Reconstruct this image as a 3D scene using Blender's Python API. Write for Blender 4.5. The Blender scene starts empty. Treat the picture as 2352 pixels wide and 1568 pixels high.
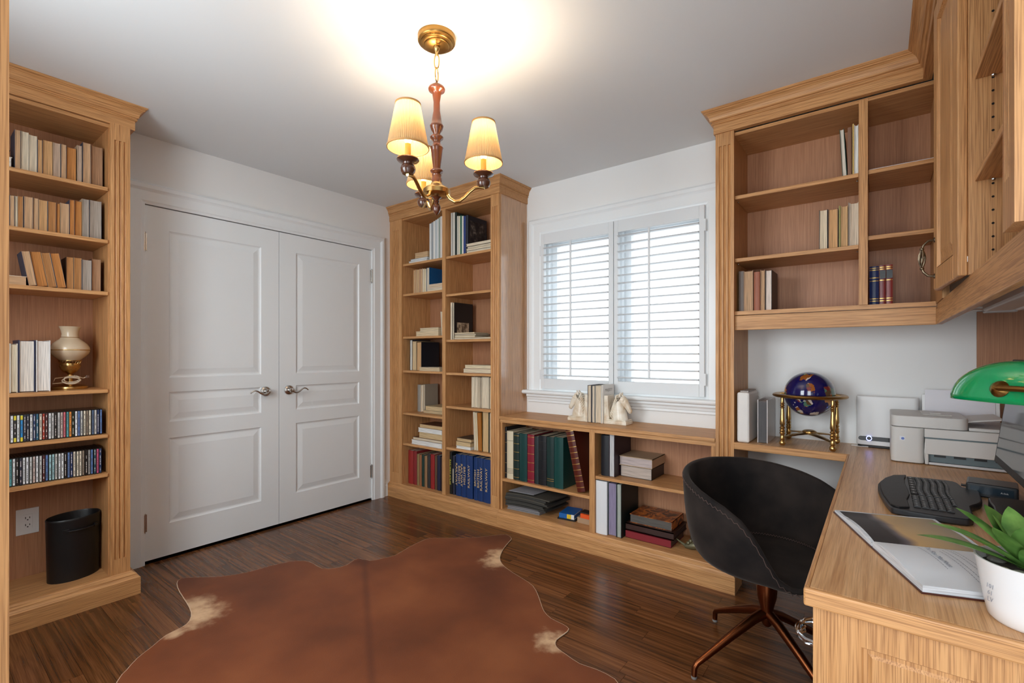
import bpy, bmesh, math, random
from mathutils import Matrix, Vector
random.seed(7)
S = bpy.context.scene
C = S.collection
R = math.radians

# ---------------------------------------------------------------- camera
cam = bpy.data.cameras.new('camera')
cam.sensor_fit = 'HORIZONTAL'
cam.sensor_width = 36.0
cam.lens = 36.0 * 1093.48 / 2352
cam.shift_y = 28.36 / 2352
cam.clip_start = 0.02
co = bpy.data.objects.new('camera', cam)
co.location = (3.3086, -2.9075, 1.2)
co.rotation_euler = (R(90), 0, 0.6578)
C.objects.link(co)
S.camera = co

# ---------------------------------------------------------------- sky, portals, exposure
W = bpy.data.worlds.new('sky')
S.world = W
W.use_nodes = True
bg = W.node_tree.nodes['Background']
bg.inputs[0].default_value = (0.87, 0.945, 1.0, 1)
bg.inputs[1].default_value = 0.80
def portal(loc, rot, sx, sy):
    l = bpy.data.lights.new('daylight_portal', 'AREA')
    l.shape = 'RECTANGLE'; l.size = sx; l.size_y = sy
    l.cycles.is_portal = True
    o = bpy.data.objects.new('daylight_portal', l)
    o.location = loc; o.rotation_euler = rot
    C.objects.link(o)
portal((1.926, 0.22, 1.507), (R(-90), 0, 0), 1.25, 1.2)
portal((3.325, -3.36, 1.07), (R(90), 0, 0), 0.75, 2.1)
portal((1.54, -3.36, 1.5), (R(90), 0, 0), 1.12, 1.5)
def daylight_fill(loc, aim, sx, sy, power, col=(0.87, 0.95, 1.0)):
    l = bpy.data.lights.new('daylight_fill', 'AREA'); l.shape = 'RECTANGLE'; l.size = sx; l.size_y = sy
    l.energy = power; l.color = col
    o = bpy.data.objects.new('daylight_fill', l); o.location = loc
    o.rotation_euler = (Vector(aim) - Vector(loc)).to_track_quat('-Z', 'Y').to_euler()
    C.objects.link(o)
daylight_fill((1.6, -3.75, 1.75), (1.7, 0.0, 1.2), 1.6, 1.8, 39)          # added fill lamp outside the made-up window behind the camera
daylight_fill((1.93, 1.35, 3.3), (1.93, 0.0, 1.55), 2.4, 1.2, 30)          # added lamp out of view, stands in for high sky above the shuttered window
daylight_fill((3.33, -3.7, 1.3), (3.2, 0.0, 1.2), 0.8, 1.9, 12)                # added fill lamp in the unseen hall behind the camera
S.view_settings.view_transform = 'Standard'
S.view_settings.look = 'None'
S.view_settings.gamma = 1.0
S.view_settings.use_curve_mapping = False
S.view_settings.exposure = 1.45
S.cycles.use_denoising = True
S.cycles.max_bounces = 7
S.cycles.diffuse_bounces = 4
S.cycles.use_adaptive_sampling = True
S.cycles.adaptive_threshold = 0.05
S.cycles.glossy_bounces = 3
S.cycles.transparent_max_bounces = 12
S.cycles.caustics_reflective = False
S.cycles.caustics_refractive = False
S.cycles.sample_clamp_indirect = 6.0

# ---------------------------------------------------------------- helpers
def lin(c):
    o = []
    for v in c[:3]:
        v = v / 255.0
        o.append(v / 12.92 if v <= 0.04045 else ((v + 0.055) / 1.055) ** 2.4)
    return (o[0], o[1], o[2], 1.0)

MATS = {}
def mat(name, rgb, rough=0.5, metal=0.0, spec=0.5, emit=None, estr=0.0, coat=0.0, sheen=0.0, bump=None, trans=0.0):
    if name in MATS: return MATS[name]
    m = bpy.data.materials.new(name); m.use_nodes = True
    p = m.node_tree.nodes['Principled BSDF']
    p.inputs['Base Color'].default_value = lin(rgb)
    p.inputs['Roughness'].default_value = rough
    p.inputs['Metallic'].default_value = metal
    p.inputs['Specular IOR Level'].default_value = spec
    p.inputs['Coat Weight'].default_value = coat
    p.inputs['Sheen Weight'].default_value = sheen
    p.inputs['Transmission Weight'].default_value = trans
    if emit:
        p.inputs['Emission Color'].default_value = lin(emit)
        p.inputs['Emission Strength'].default_value = estr
    if bump:
        nt = m.node_tree
        tc = nt.nodes.new('ShaderNodeTexCoord'); n = nt.nodes.new('ShaderNodeTexNoise')
        b = nt.nodes.new('ShaderNodeBump')
        n.inputs['Scale'].default_value = bump[0]; n.inputs['Detail'].default_value = 4
        b.inputs['Strength'].default_value = bump[1]; b.inputs['Distance'].default_value = 0.002
        nt.links.new(tc.outputs['Object'], n.inputs['Vector'])
        nt.links.new(n.outputs['Fac'], b.inputs['Height'])
        nt.links.new(b.outputs['Normal'], p.inputs['Normal'])
    MATS[name] = m
    return m

def ramp_node(nt, stops):
    r = nt.nodes.new('ShaderNodeValToRGB')
    e = r.color_ramp.elements
    e[0].position, e[0].color = stops[0][0], lin(stops[0][1])
    e[1].position, e[1].color = stops[-1][0], lin(stops[-1][1])
    for p, c in stops[1:-1]:
        x = e.new(p); x.color = lin(c)
    return r

def wood(name, axis, dark, mid, light, rough=0.44, across=34.0, along=1.6, pores=0.35, rand=0.25, bump=0.07, coat=0.0, spec=0.36):
    """grain running along world axis 0/1/2"""
    if name in MATS: return MATS[name]
    m = bpy.data.materials.new(name); m.use_nodes = True
    nt = m.node_tree; L = nt.links.new; N = nt.nodes.new
    p = nt.nodes['Principled BSDF']
    g = N('ShaderNodeNewGeometry'); oi = N('ShaderNodeObjectInfo')
    off = N('ShaderNodeVectorMath'); off.operation = 'SCALE'
    off.inputs[0].default_value = (7.3, 5.1, 9.7)
    L(oi.outputs['Random'], off.inputs['Scale'])
    ad = N('ShaderNodeVectorMath'); ad.operation = 'ADD'
    L(g.outputs['Position'], ad.inputs[0]); L(off.outputs[0], ad.inputs[1])
    def mapped(ac, al):
        mp = N('ShaderNodeMapping'); sc = [ac] * 3; sc[axis] = al
        mp.inputs['Scale'].default_value = sc
        L(ad.outputs[0], mp.inputs['Vector']); return mp
    warp = N('ShaderNodeTexNoise'); warp.inputs['Scale'].default_value = 1.0; warp.inputs['Detail'].default_value = 2
    L(mapped(3.0, 0.8).outputs[0], warp.inputs['Vector'])
    m1 = mapped(across, along)
    wv = N('ShaderNodeVectorMath'); wv.operation = 'MULTIPLY_ADD'
    wv.inputs[1].default_value = (3.5, 3.5, 3.5)
    L(warp.outputs['Color'], wv.inputs[0]); L(m1.outputs[0], wv.inputs[2])
    n1 = N('ShaderNodeTexNoise'); n1.inputs['Scale'].default_value = 1.0; n1.inputs['Detail'].default_value = 3
    n1.inputs['Roughness'].default_value = 0.6
    L(wv.outputs[0], n1.inputs['Vector'])
    n2 = N('ShaderNodeTexNoise'); n2.inputs['Scale'].default_value = 1.0; n2.inputs['Detail'].default_value = 2
    L(mapped(across * 7, along * 5).outputs[0], n2.inputs['Vector'])
    r1 = ramp_node(nt, [(0.30, dark), (0.5, mid), (0.72, light)])
    L(n1.outputs['Fac'], r1.inputs['Fac'])
    r2 = ramp_node(nt, [(0.36, (150, 120, 95)), (0.56, (255, 255, 255))])
    L(n2.outputs['Fac'], r2.inputs['Fac'])
    mx = N('ShaderNodeMix'); mx.data_type = 'RGBA'; mx.blend_type = 'MULTIPLY'
    mx.inputs['Factor'].default_value = pores
    L(r1.outputs['Color'], mx.inputs['A']); L(r2.outputs['Color'], mx.inputs['B'])
    hsv = N('ShaderNodeHueSaturation')
    mr = N('ShaderNodeMapRange'); mr.inputs['To Min'].default_value = 1 - rand; mr.inputs['To Max'].default_value = 1 + rand
    L(oi.outputs['Random'], mr.inputs['Value']); L(mr.outputs[0], hsv.inputs['Value'])
    L(mx.outputs['Result'], hsv.inputs['Color'])
    L(hsv.outputs['Color'], p.inputs['Base Color'])
    p.inputs['Roughness'].default_value = rough
    p.inputs['Coat Weight'].default_value = coat
    p.inputs['Coat Roughness'].default_value = 0.2
    if coat > 0.5: p.inputs['Coat IOR'].default_value = 1.9
    p.inputs['Specular IOR Level'].default_value = spec
    if bump:
        b = N('ShaderNodeBump'); b.inputs['Strength'].default_value = bump; b.inputs['Distance'].default_value = 0.001
        L(n2.outputs['Fac'], b.inputs['Height']); L(b.outputs['Normal'], p.inputs['Normal'])
    MATS[name] = m
    return m

OAK = dict(dark=(195, 142, 90), mid=(205, 152, 99), light=(212, 161, 108), rand=0.04, across=70.0, pores=0.55)
oz = wood('oak_upright', 2, **OAK)
ox = wood('oak_along_back', 0, **OAK)
oy = wood('oak_along_side', 1, **OAK)
oback = wood('oak_back_shade_tint', 2, dark=(172, 121, 88), mid=(180, 129, 95), light=(188, 137, 102), rand=0.02, across=110, pores=0.3, bump=0)  # shelf shade painted into the darker, pinker tone; brown desk boards share it

white_wall = mat('wall_paint', (234, 233, 231), 0.75, bump=(240, 0.05))
white_ceil = mat('ceiling_paint', (228, 230, 231), 0.85)
white_trim = mat('trim_paint', (236, 239, 240), 0.35)
white_shut = mat('shutter_paint', (224, 227, 229), 0.4)
brass = mat('brass', (202, 166, 106), 0.26, 1.0)
brass_old = mat('brass_antique', (158, 120, 66), 0.32, 1.0)
nickel = mat('nickel', (196, 194, 190), 0.22, 1.0)
chrome = mat('chrome', (205, 208, 212), 0.12, 1.0)
pewter = mat('pewter', (118, 104, 86), 0.35, 1.0)
black_pl = mat('black_plastic', (26, 27, 29), 0.38)
dark_gap = mat('dark_gap', (20, 14, 10), 0.9)

class MB:
    def __init__(s): s.v = []; s.f = []
    def add(s, vs, fs):
        k = len(s.v); s.v += [tuple(p) for p in vs]; s.f += [tuple(i + k for i in q) for q in fs]; return s
    def box(s, x0, x1, y0, y1, z0, z1):
        return s.add([(x0,y0,z0),(x1,y0,z0),(x1,y1,z0),(x0,y1,z0),(x0,y0,z1),(x1,y0,z1),(x1,y1,z1),(x0,y1,z1)],
                     [(0,3,2,1),(4,5,6,7),(0,1,5,4),(1,2,6,5),(2,3,7,6),(3,0,4,7)])
    def lathe(s, prof, c=(0,0,0), n=24, M=None, cap=True):
        vs = []; fs = []; k = len(prof)
        for i in range(n):
            a = 2 * math.pi * i / n
            for r, z in prof:
                p = Vector((r * math.cos(a), r * math.sin(a), z))
                if M is not None: p = M @ p
                vs.append((p.x + c[0], p.y + c[1], p.z + c[2]))
        for i in range(n):
            j = (i + 1) % n
            for q in range(k - 1):
                fs.append((i*k+q, j*k+q, j*k+q+1, i*k+q+1))
        if prof[0] == prof[-1]: cap = False
        if cap and prof[0][0] > 1e-6: fs.append(tuple(i*k for i in reversed(range(n))))
        if cap and prof[-1][0] > 1e-6: fs.append(tuple(i*k+k-1 for i in range(n)))
        return s.add(vs, fs)
    def tube(s, pts, rad, n=10, cap=True, flat=1.0):
        pts = [Vector(p) for p in pts]; m = len(pts)
        rad = rad if isinstance(rad, (list, tuple)) else [rad] * m
        t = []
        for i in range(m):
            d = (pts[min(i+1, m-1)] - pts[max(i-1, 0)]); t.append(d.normalized() if d.length > 1e-9 else Vector((0,0,1)))
        up = Vector((0,0,1)) if abs(t[0].z) < 0.9 else Vector((1,0,0))
        u = t[0].cross(up).normalized(); vs = []
        for i in range(m):
            u = (u - t[i] * u.dot(t[i])).normalized(); w = t[i].cross(u)
            for k in range(n):
                a = 2 * math.pi * k / n
                vs.append(pts[i] + (u * math.cos(a) + w * math.sin(a) * flat) * rad[i])
        fs = []
        for i in range(m - 1):
            for k in range(n):
                k2 = (k + 1) % n
                fs.append((i*n+k, i*n+k2, (i+1)*n+k2, (i+1)*n+k))
        if cap:
            fs.append(tuple(reversed(range(n)))); fs.append(tuple((m-1)*n+k for k in range(n)))
        return s.add(vs, fs)
    def prism(s, poly, fn, a0, a1):
        n = len(poly)
        vs = [fn(p, a0) for p in poly] + [fn(p, a1) for p in poly]
        fs = [tuple(reversed(range(n))), tuple(range(n, 2*n))]
        fs += [(i, (i+1) % n, n + (i+1) % n, n + i) for i in range(n)]
        return s.add(vs, fs)
    def sweep(s, path, prof, side, fn, pre=None, post=None):
        """profile (offset outward, height) carried along a 2D path with mitred corners"""
        m = len(path); nn = []
        for i in range(m - 1):
            d = Vector(path[i+1]) - Vector(path[i]); d.normalize(); nn.append(Vector((d.y, -d.x)) * side)
        rings = []
        for i in range(m):
            a = nn[max(i-1, 0)]; b = nn[min(i, m-2)]
            if i == 0 and pre: a = Vector(pre)
            if i == m - 1 and post: b = Vector(post)
            mv = (a + b) / (1 + a.dot(b))
            rings.append([fn((path[i][0] + mv.x*o, path[i][1] + mv.y*o), h) for o, h in prof])
        k = len(prof); vs = [p for r in rings for p in r]; fs = []
        for i in range(m - 1):
            for q in range(k):
                q2 = (q + 1) % k
                fs.append((i*k+q, i*k+q2, (i+1)*k+q2, (i+1)*k+q))
        fs.append(tuple(reversed(range(k)))); fs.append(tuple((m-1)*k+q for q in range(k)))
        return s.add(vs, fs)
    def sphere(s, c, r, n=12, m=8, sc=(1,1,1)):
        prof = [(r * math.sin(math.pi * i / m), -r * math.cos(math.pi * i / m)) for i in range(m + 1)]
        prof[0] = (0, -r); prof[-1] = (0, r)
        return s.lathe(prof, c, n, Matrix.Diagonal(Vector(sc)))
    def xf(s, M, start=0):
        for i in range(start, len(s.v)):
            p = M @ Vector(s.v[i]); s.v[i] = (p.x, p.y, p.z)
        return s
    def build(s, name, m, parent=None, smooth=False, bevel=0, world=False, subsurf=0, angle=35):
        me = bpy.data.meshes.new(name)
        me.from_pydata(s.v, [], s.f)
        bm = bmesh.new(); bm.from_mesh(me)
        bmesh.ops.remove_doubles(bm, verts=bm.verts, dist=1e-6)
        bmesh.ops.recalc_face_normals(bm, faces=bm.faces)
        bm.to_mesh(me); bm.free()
        if isinstance(m, (list, tuple)):
            for q in m: me.materials.append(q)
        else: me.materials.append(m)
        o = bpy.data.objects.new(name, me); C.objects.link(o)
        if parent is not None:
            o.parent = parent
            if world: o.matrix_parent_inverse = Matrix.Translation(-Vector(parent.location))
        if smooth:
            for f in me.polygons: f.use_smooth = True
            try: me.set_sharp_from_angle(angle=R(angle))
            except Exception: pass
        if subsurf:
            k = o.modifiers.new('sub', 'SUBSURF'); k.levels = subsurf; k.render_levels = subsurf
        if bevel:
            k = o.modifiers.new('bev', 'BEVEL'); k.width = bevel; k.segments = 2; k.limit_method = 'ANGLE'
            k.angle_limit = R(40)
        return o

def tag(o, label=None, cat=None, group=None, kind=None):
    if label: o['label'] = label
    if cat: o['category'] = cat
    if group: o['group'] = group
    if kind: o['kind'] = kind
    return o
def thing(name, label, cat, loc=(0,0,0), rotz=0, group=None, kind=None):
    o = bpy.data.objects.new(name, None); C.objects.link(o)
    o.empty_display_size = 0.05
    o.location = loc; o.rotation_euler = (0, 0, rotz)
    return tag(o, label, cat, group, kind)
def struct(o, label, cat=None):
    return tag(o, label, cat, None, 'structure')
def copy_tree(o, parent=None):
    c = o.copy(); C.objects.link(c)
    if parent is not None: c.parent = parent
    for ch in o.children: copy_tree(ch, c)
    return c
def text(name, body, size, m, parent, loc, rot, align='CENTER', extrude=0.0002, sx=1.0):
    cu = bpy.data.curves.new(name, 'FONT'); cu.body = body; cu.size = size; cu.extrude = extrude
    cu.align_x = align; cu.align_y = 'CENTER'; cu.resolution_u = 2
    o = bpy.data.objects.new(name, cu); C.objects.link(o)
    cu.materials.append(m)
    o.parent = parent; o.location = loc; o.rotation_euler = rot; o.scale = (sx, 1, 1)
    TEXTS.append(o)
    return o
TEXTS = []
plan = lambda p, h: (p[0], p[1], h)
ORD = ['first','second','third','fourth','fifth','sixth','seventh','eighth','ninth','tenth','eleventh','twelfth','thirteenth','fourteenth','fifteenth','sixteenth','seventeenth','eighteenth','nineteenth','twentieth','twenty-first','twenty-second','twenty-third','twenty-fourth','twenty-fifth','twenty-sixth','twenty-seventh','twenty-eighth','twenty-ninth','thirtieth','thirty-first','thirty-second']
H = 2.44

# ================================================================ ROOM SHELL
XR, YF = 3.82, -3.20          # right wall and wall behind the camera
floor = MB().box(-0.2, XR + 0.2, YF - 0.2, 0.2, -0.08, -0.012).build('floor', mat('floor_gap', (28, 16, 9), 0.7))
struct(floor, 'dark stained oak strip floor across the whole study', 'floor')
plank_m = wood('dark_oak_plank', 0, dark=(66, 38, 19), mid=(106, 65, 35), light=(130, 83, 48), rough=0.24, across=60, along=1.4, pores=0.35, rand=0.22, bump=0.1, spec=0.5)
unit = MB().box(0, 1, 0, 1, -0.012, 0)
pm = bpy.data.meshes.new('plank'); pm.from_pydata(unit.v, [], unit.f); pm.materials.append(plank_m); pm.update()
PW = 0.0826
rng = random.Random(3)
k = 0
while k * PW < -YF + PW:
    y1 = -k * PW; y0 = y1 - PW
    x = -rng.random() * 0.9
    while x < XR:
        ln = rng.choice((0.55, 0.75, 0.95, 1.15, 1.35)) * rng.uniform(0.9, 1.1)
        a, b = max(x, 0.0), min(x + ln, XR)
        if b - a > 0.02:
            o = bpy.data.objects.new('plank', pm); C.objects.link(o)
            o.location = (a + 0.0005, y0 + 0.0005, 0); o.scale = (b - a - 0.001, PW - 0.001, 1); o.parent = floor
        x += ln
    k += 1
struct(MB().box(-0.2, XR + 0.2, YF - 0.2, 0.25, H, H + 0.1).build('ceiling', white_ceil), 'smooth white painted ceiling above the chandelier', 'ceiling')

# left wall with the closet opening
DY1, DY2, DT = -2.044, -0.515, 2.052
wl = MB().box(-0.14, 0, YF, DY1 - 0.01, 0, H).box(-0.14, 0, DY2 + 0.01, 0.14, 0, H).box(-0.14, 0, DY1 - 0.01, DY2 + 0.01, DT + 0.006, H)
wl.box(-0.75, -0.7, DY1 - 0.2, DY2 + 0.2, -0.1, H).box(-0.7, -0.14, DY1 - 0.2, DY1 - 0.15, -0.1, H).box(-0.7, -0.14, DY2 + 0.15, DY2 + 0.2, -0.1, H).box(-0.7, -0.14, DY1 - 0.15, DY2 + 0.15, H - 0.05, H).box(-0.7, -0.201, DY1 - 0.15, DY2 + 0.15, -0.1, -0.02)
struct(wl.build('wall_left', white_wall), 'white painted wall holding the closet double doors', 'wall')
# back wall with the window opening
WX0, WX1, WZ0, WZ1 = 1.352, 2.503, 0.944, 2.072
wb = MB().box(-0.14, WX0, 0, 0.16, 0, H).box(WX1, XR + 0.14, 0, 0.16, 0, H).box(WX0, WX1, 0, 0.16, WZ1, H).box(WX0, WX1, 0, 0.16, 0, WZ0)
struct(wb.build('wall_back', white_wall), 'white painted wall around the shuttered window', 'wall')
struct(MB().box(XR, XR + 0.14, YF, 0, 0, H).build('wall_right', white_wall), 'white painted wall behind the desk and wall cabinet', 'wall')
OX0, OX1, OZ = 2.95, 3.70, 2.1  # unseen entrance, opening sized to tune the fill light
VX0, VX1, VZ0, VZ1 = 1.00, 2.08, 0.78, 2.24  # opening of the added window that lets fill light in
wf = MB().box(-0.14, VX0, YF - 0.14, YF, 0, H).box(VX1, OX0, YF - 0.14, YF, 0, H).box(VX0, VX1, YF - 0.14, YF, 0, VZ0).box(VX0, VX1, YF - 0.14, YF, VZ1, H).box(OX1, XR + 0.14, YF - 0.14, YF, 0, H).box(OX0, OX1, YF - 0.14, YF, OZ, H)
struct(wf.build('wall_front', white_wall), 'white wall with the study entrance, opposite the window', 'wall')

# ---- closet doors
def raised_panel(y0, y1, z0, z1):
    mb = MB(); rings = [(0, 0.0), (0.006, -0.006), (0.012, -0.0085), (0.018, -0.0085), (0.05, -0.002)]
    vs = []; fs = []
    for ins, d in rings:
        vs += [(d, y0+ins, z0+ins), (d, y1-ins, z0+ins), (d, y1-ins, z1-ins), (d, y0+ins, z1-ins)]
    for i in range(len(rings) - 1):
        for q in range(4):
            q2 = (q + 1) % 4; fs.append((i*4+q, i*4+q2, i*4+4+q2, i*4+4+q))
    b = (len(rings) - 1) * 4; fs.append((b, b+1, b+2, b+3))
    return mb.add(vs, fs)
PZ = [(0.205, 0.705), (0.80, 0.975), (1.06, 1.922)]
def closet_door(name, y0, y1, py0, py1, hinge_y, lever_y, s, label):
    mb = MB(); x0, x1 = -0.035, 0.0
    mb.box(x0, x1, y0, py0, 0.018, 2.048).box(x0, x1, py1, y1, 0.018, 2.048)
    zs = [0.018] + [z for p in PZ for z in p] + [2.048]
    for i in range(0, len(zs), 2): mb.box(x0, x1, py0, py1, zs[i], zs[i+1])
    mb.box(x0, -0.02, py0, py1, 0.1, 2.0)
    d = struct(mb.build(name, white_trim), label, 'door')
    for a, b in PZ: raised_panel(py0, py1, a, b).build('panel', white_trim, d)
    for z in (0.235, 1.838):
        h = MB().tube([(0.006, hinge_y, z - 0.05), (0.006, hinge_y, z + 0.05)], 0.007, 10)
        h.sphere((0.006, hinge_y, z - 0.053), 0.007, 8, 6).sphere((0.006, hinge_y, z + 0.053), 0.007, 8, 6)
        h.box(-0.001, 0.0015, hinge_y - 0.014, hinge_y + 0.014, z - 0.05, z + 0.05)
        h.build('hinge', nickel, d, smooth=True)
    M = Matrix.Rotation(R(90), 4, 'Y')
    lv = MB().lathe([(0, 0), (0.031, 0), (0.033, 0.004), (0.031, 0.009), (0.022, 0.014), (0.014, 0.016), (0.013, 0.03), (0.016, 0.045), (0.014, 0.055), (0, 0.058)], (0, lever_y, 0.945), 24, M)
    pts = []
    for i in range(13):
        t = i / 12.0
        pts.append((0.052 + 0.004*math.sin(t*3), lever_y + s * t * 0.118, 0.945 - 0.012*math.sin(t * 2 * math.pi) * (1 if t < 0.5 else 1.3) - 0.004))
    lv.tube(pts, [0.008 - 0.004 * (i / 12.0) for i in range(13)], 8)
    lv.build('lever_handle', nickel, d, smooth=True)
    return d
closet_door('door_1', DY1, -1.2785, -1.925, -1.397, DY1 - 0.002, -1.372, -1, 'white closet door leaf nearest the left bookcase, lever handle at its right edge')
closet_door('door_2', -1.2755, DY2, -1.155, -0.632, DY2 + 0.002, -1.21, 1, 'white closet door leaf nearest the corner bookcase, lever handle at its left edge')
# casing: profile across the width (offset outward, proud of wall)
CAS = [(0, 0), (0, 0.012), (0.012, 0.014), (0.02, 0.018), (0.072, 0.018), (0.08, 0.022), (0.088, 0.028), (0.108, 0.028), (0.116, 0.022), (0.12, 0.02), (0.12, 0)]
c1 = MB().sweep([(DY1, 0), (DY1, DT), (DY2, DT), (DY2, 0)], CAS, -1, lambda p, h: (h, p[0], p[1]))
struct(c1.build('trim_1', white_trim), 'white moulded casing around the closet double doors', 'trim')
BASEP = [(0, 0), (0.014, 0), (0.014, 0.09), (0.01, 0.10), (0.01, 0.112), (0.004, 0.125), (0, 0.125)]
struct(MB().prism(BASEP, lambda p, a: (p[0], a, p[1]), -0.395, -0.362).build('baseboard_left', white_trim), 'short white baseboard between door casing and corner bookcase', 'baseboard')

# ---- window
CASW = [(o, h) for o, h in CAS]
c2 = MB().sweep([(WX0, WZ0 - 0.012), (WX0, WZ1), (WX1, WZ1), (WX1, WZ0 - 0.012)], CASW, -1, lambda p, h: (p[0], -h, p[1]))
struct(c2.build('trim_2', white_trim), 'white moulded casing around the shuttered window', 'trim')
sl = MB().prism([(0.0, 0.905), (-0.052, 0.905), (-0.064, 0.911), (-0.068, 0.920), (-0.064, 0.929), (-0.052, 0.934), (0.0, 0.934)], lambda p, a: (a, p[0], p[1]), 1.185, 2.665)
sl.prism([(0, 0.905), (-0.036, 0.905), (-0.036, 0.89), (-0.026, 0.88), (-0.022, 0.866), (-0.014, 0.862), (-0.014, 0.848), (-0.008, 0.843), (0, 0.843)], lambda p, a: (a, p[0], p[1]), 1.225, 2.64)
struct(sl.build('trim_3', white_trim), 'white window stool and apron under the shutters', 'trim')
win = MB()
def frame_rect(mb, x0, x1, z0, z1, w, y0, y1):
    mb.box(x0, x0+w, y0, y1, z0, z1).box(x1-w, x1, y0, y1, z0, z1).box(x0+w, x1-w, y0, y1, z0, z0+w).box(x0+w, x1-w, y0, y1, z1-w, z1)
frame_rect(win, WX0, WX1, WZ0, WZ1, 0.022, 0.04, 0.16)
win.box(1.905, 1.955, 0.045, 0.16, WZ0, WZ1)
wo = struct(win.build('window_1', white_shut), 'two-casement white window behind the plantation shutters', 'window')
glass = bpy.data.materials.new('window_glass'); glass.use_nodes = True
nt = glass.node_tree; nt.nodes.clear()
o_ = nt.nodes.new('ShaderNodeOutputMaterial'); mx = nt.nodes.new('ShaderNodeMixShader')
tr = nt.nodes.new('ShaderNodeBsdfTransparent'); gl = nt.nodes.new('ShaderNodeBsdfGlossy')
gl.inputs['Roughness'].default_value = 0.02; mx.inputs[0].default_value = 0.05
nt.links.new(tr.outputs[0], mx.inputs[1]); nt.links.new(gl.outputs[0], mx.inputs[2]); nt.links.new(mx.outputs[0], o_.inputs[0])
for a, b in ((1.374, 1.905), (1.955, 2.481)):
    sm = MB(); frame_rect(sm, a, b, WZ0 + 0.022, WZ1 - 0.022, 0.045, 0.085, 0.135)
    so = sm.build('sash', white_shut, wo)
    MB().box(a + 0.045, b - 0.045, 0.108, 0.112, WZ0 + 0.067, WZ1 - 0.067).build('pane', glass, so)

w2 = MB(); frame_rect(w2, VX0, VX1, VZ0, VZ1, 0.05, YF - 0.10, YF - 0.04)  # made-up window behind the camera, added to brighten the room
w2.box(1.525, 1.555, YF - 0.10, YF - 0.04, VZ0 + 0.05, VZ1 - 0.05)
w2o = struct(w2.build('fill_window', white_shut), 'added fill-light window, unseen, in the wall opposite the shutters', 'window')
for a, b in ((VX0 + 0.05, 1.525), (1.555, VX1 - 0.05)): MB().box(a, b, YF - 0.072, YF - 0.068, VZ0 + 0.05, VZ1 - 0.05).build('pane', glass, w2o)

# ---- plantation shutters
lv = MB()
prof = [(0.032*math.cos(t), 0.0056*math.sin(t)) for t in [2*math.pi*i/12 for i in range(12)]]
def shutter(x0, x1, ox0, ox1, rodx, label):
    t = thing('window_shutter', label, 'shutter', (x0, -0.02, WZ0), group='plantation shutters on the window')
    z0, z1, oz0, oz1 = WZ0 + 0.003, WZ1 - 0.003, 1.021, 1.992
    y0, y1 = -0.034, -0.006
    for a, b in ((x0, ox0), (ox1, x1)): MB().box(a, b, y0, y1, z0, z1).build('stile', white_shut, t, world=True, bevel=0.002)
    MB().box(ox0, ox1, y0, y1, z0, oz0).build('rail', white_shut, t, world=True, bevel=0.002)
    MB().box(ox0, ox1, y0, y1, oz1, z1).build('rail', white_shut, t, world=True, bevel=0.002)
    n = 19; me = None
    for i in range(n):
        z = oz0 + (i + 0.5) * (oz1 - oz0) / n
        if me is None:
            ob = MB().prism(prof, lambda p, a: (a, p[0], p[1]), ox0 + 0.001, ox1 - 0.001).build('louver', white_shut, t, smooth=True)
            me = ob.data
        else:
            ob = bpy.data.objects.new('louver', me); C.objects.link(ob); ob.parent = t
        ob.location = (-x0, 0.0, z - WZ0); ob.rotation_euler = (R(3), 0, 0)
    rod = MB().box(rodx - 0.006, rodx + 0.006, -0.062, -0.052, oz0 + 0.03, oz1 - 0.01)
    rod.build('tilt_rod', white_shut, t, world=True, bevel=0.002)
    hx = x0 - 0.003 if x0 < 1.5 else x1 + 0.003
    for z in (1.05, 1.95): MB().box(hx - 0.006, hx + 0.006, -0.036, -0.03, z - 0.035, z + 0.035).build('hinge', white_shut, t, world=True)
shutter(1.354, 1.927, 1.381, 1.892, 1.617, 'white louvered shutter on the window half beside the corner bookcase')
shutter(1.931, 2.501, 1.960, 2.471, 2.178, 'white louvered shutter on the window half beside the fluted pilaster')

# ================================================================ BUILT-IN FURNITURE
def crown_prof(o, zb=2.325):
    k = o / 0.062
    return [(-0.02, zb), (0.010*k, zb), (0.010*k, zb+0.045), (0.017*k, zb+0.047), (0.021*k, zb+0.051), (0.017*k, zb+0.055), (0.017*k, zb+0.060), (0.026*k, zb+0.062), (0.026*k, zb+0.068),
            (0.030*k, zb+0.081), (0.037*k, zb+0.091), (0.046*k, zb+0.098), (0.050*k, zb+0.099), (0.050*k, zb+0.104), (0.057*k, zb+0.106), (0.062*k, zb+0.111), (0.062*k, zb+0.1148), (-0.02, zb+0.1148)]
def plinth_prof(o):
    k = o / 0.03
    return [(-0.02, 0), (0.03*k, 0), (0.03*k, 0.082), (0.022*k, 0.092), (0.020*k, 0.096), (0.020*k, 0.100), (0.008*k, 0.110), (0.004*k, 0.116), (-0.02, 0.116)]
def pilaster(w, z0, z1, fz0, fz1, fn, n=3, depth=0.02, margin=0.012):
    """fluted board: fn(along, outward, z)"""
    mb = MB()
    g = (w - 2*margin) / n; poly = [(0, 0)]
    for i in range(n):
        cx = margin + g * (i + 0.5); r = g * 0.31
        for q in range(5):
            a = math.pi * q / 4
            poly.append((cx - r*math.cos(a), depth - 1.3*r*math.sin(a)))
    front = [(0, depth)] + poly[1:] + [(w, depth)]
    full = [(0, 0)] + front + [(w, 0)]
    m2 = lambda p, a: fn(p[0], p[1], a)
    mb.prism(full, m2, fz0, fz1)
    flat = [(0, 0), (0, depth), (w, depth), (w, 0)]
    mb.prism(flat, m2, z0, fz0); mb.prism(flat, m2, fz1, z1)
    return mb

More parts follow.
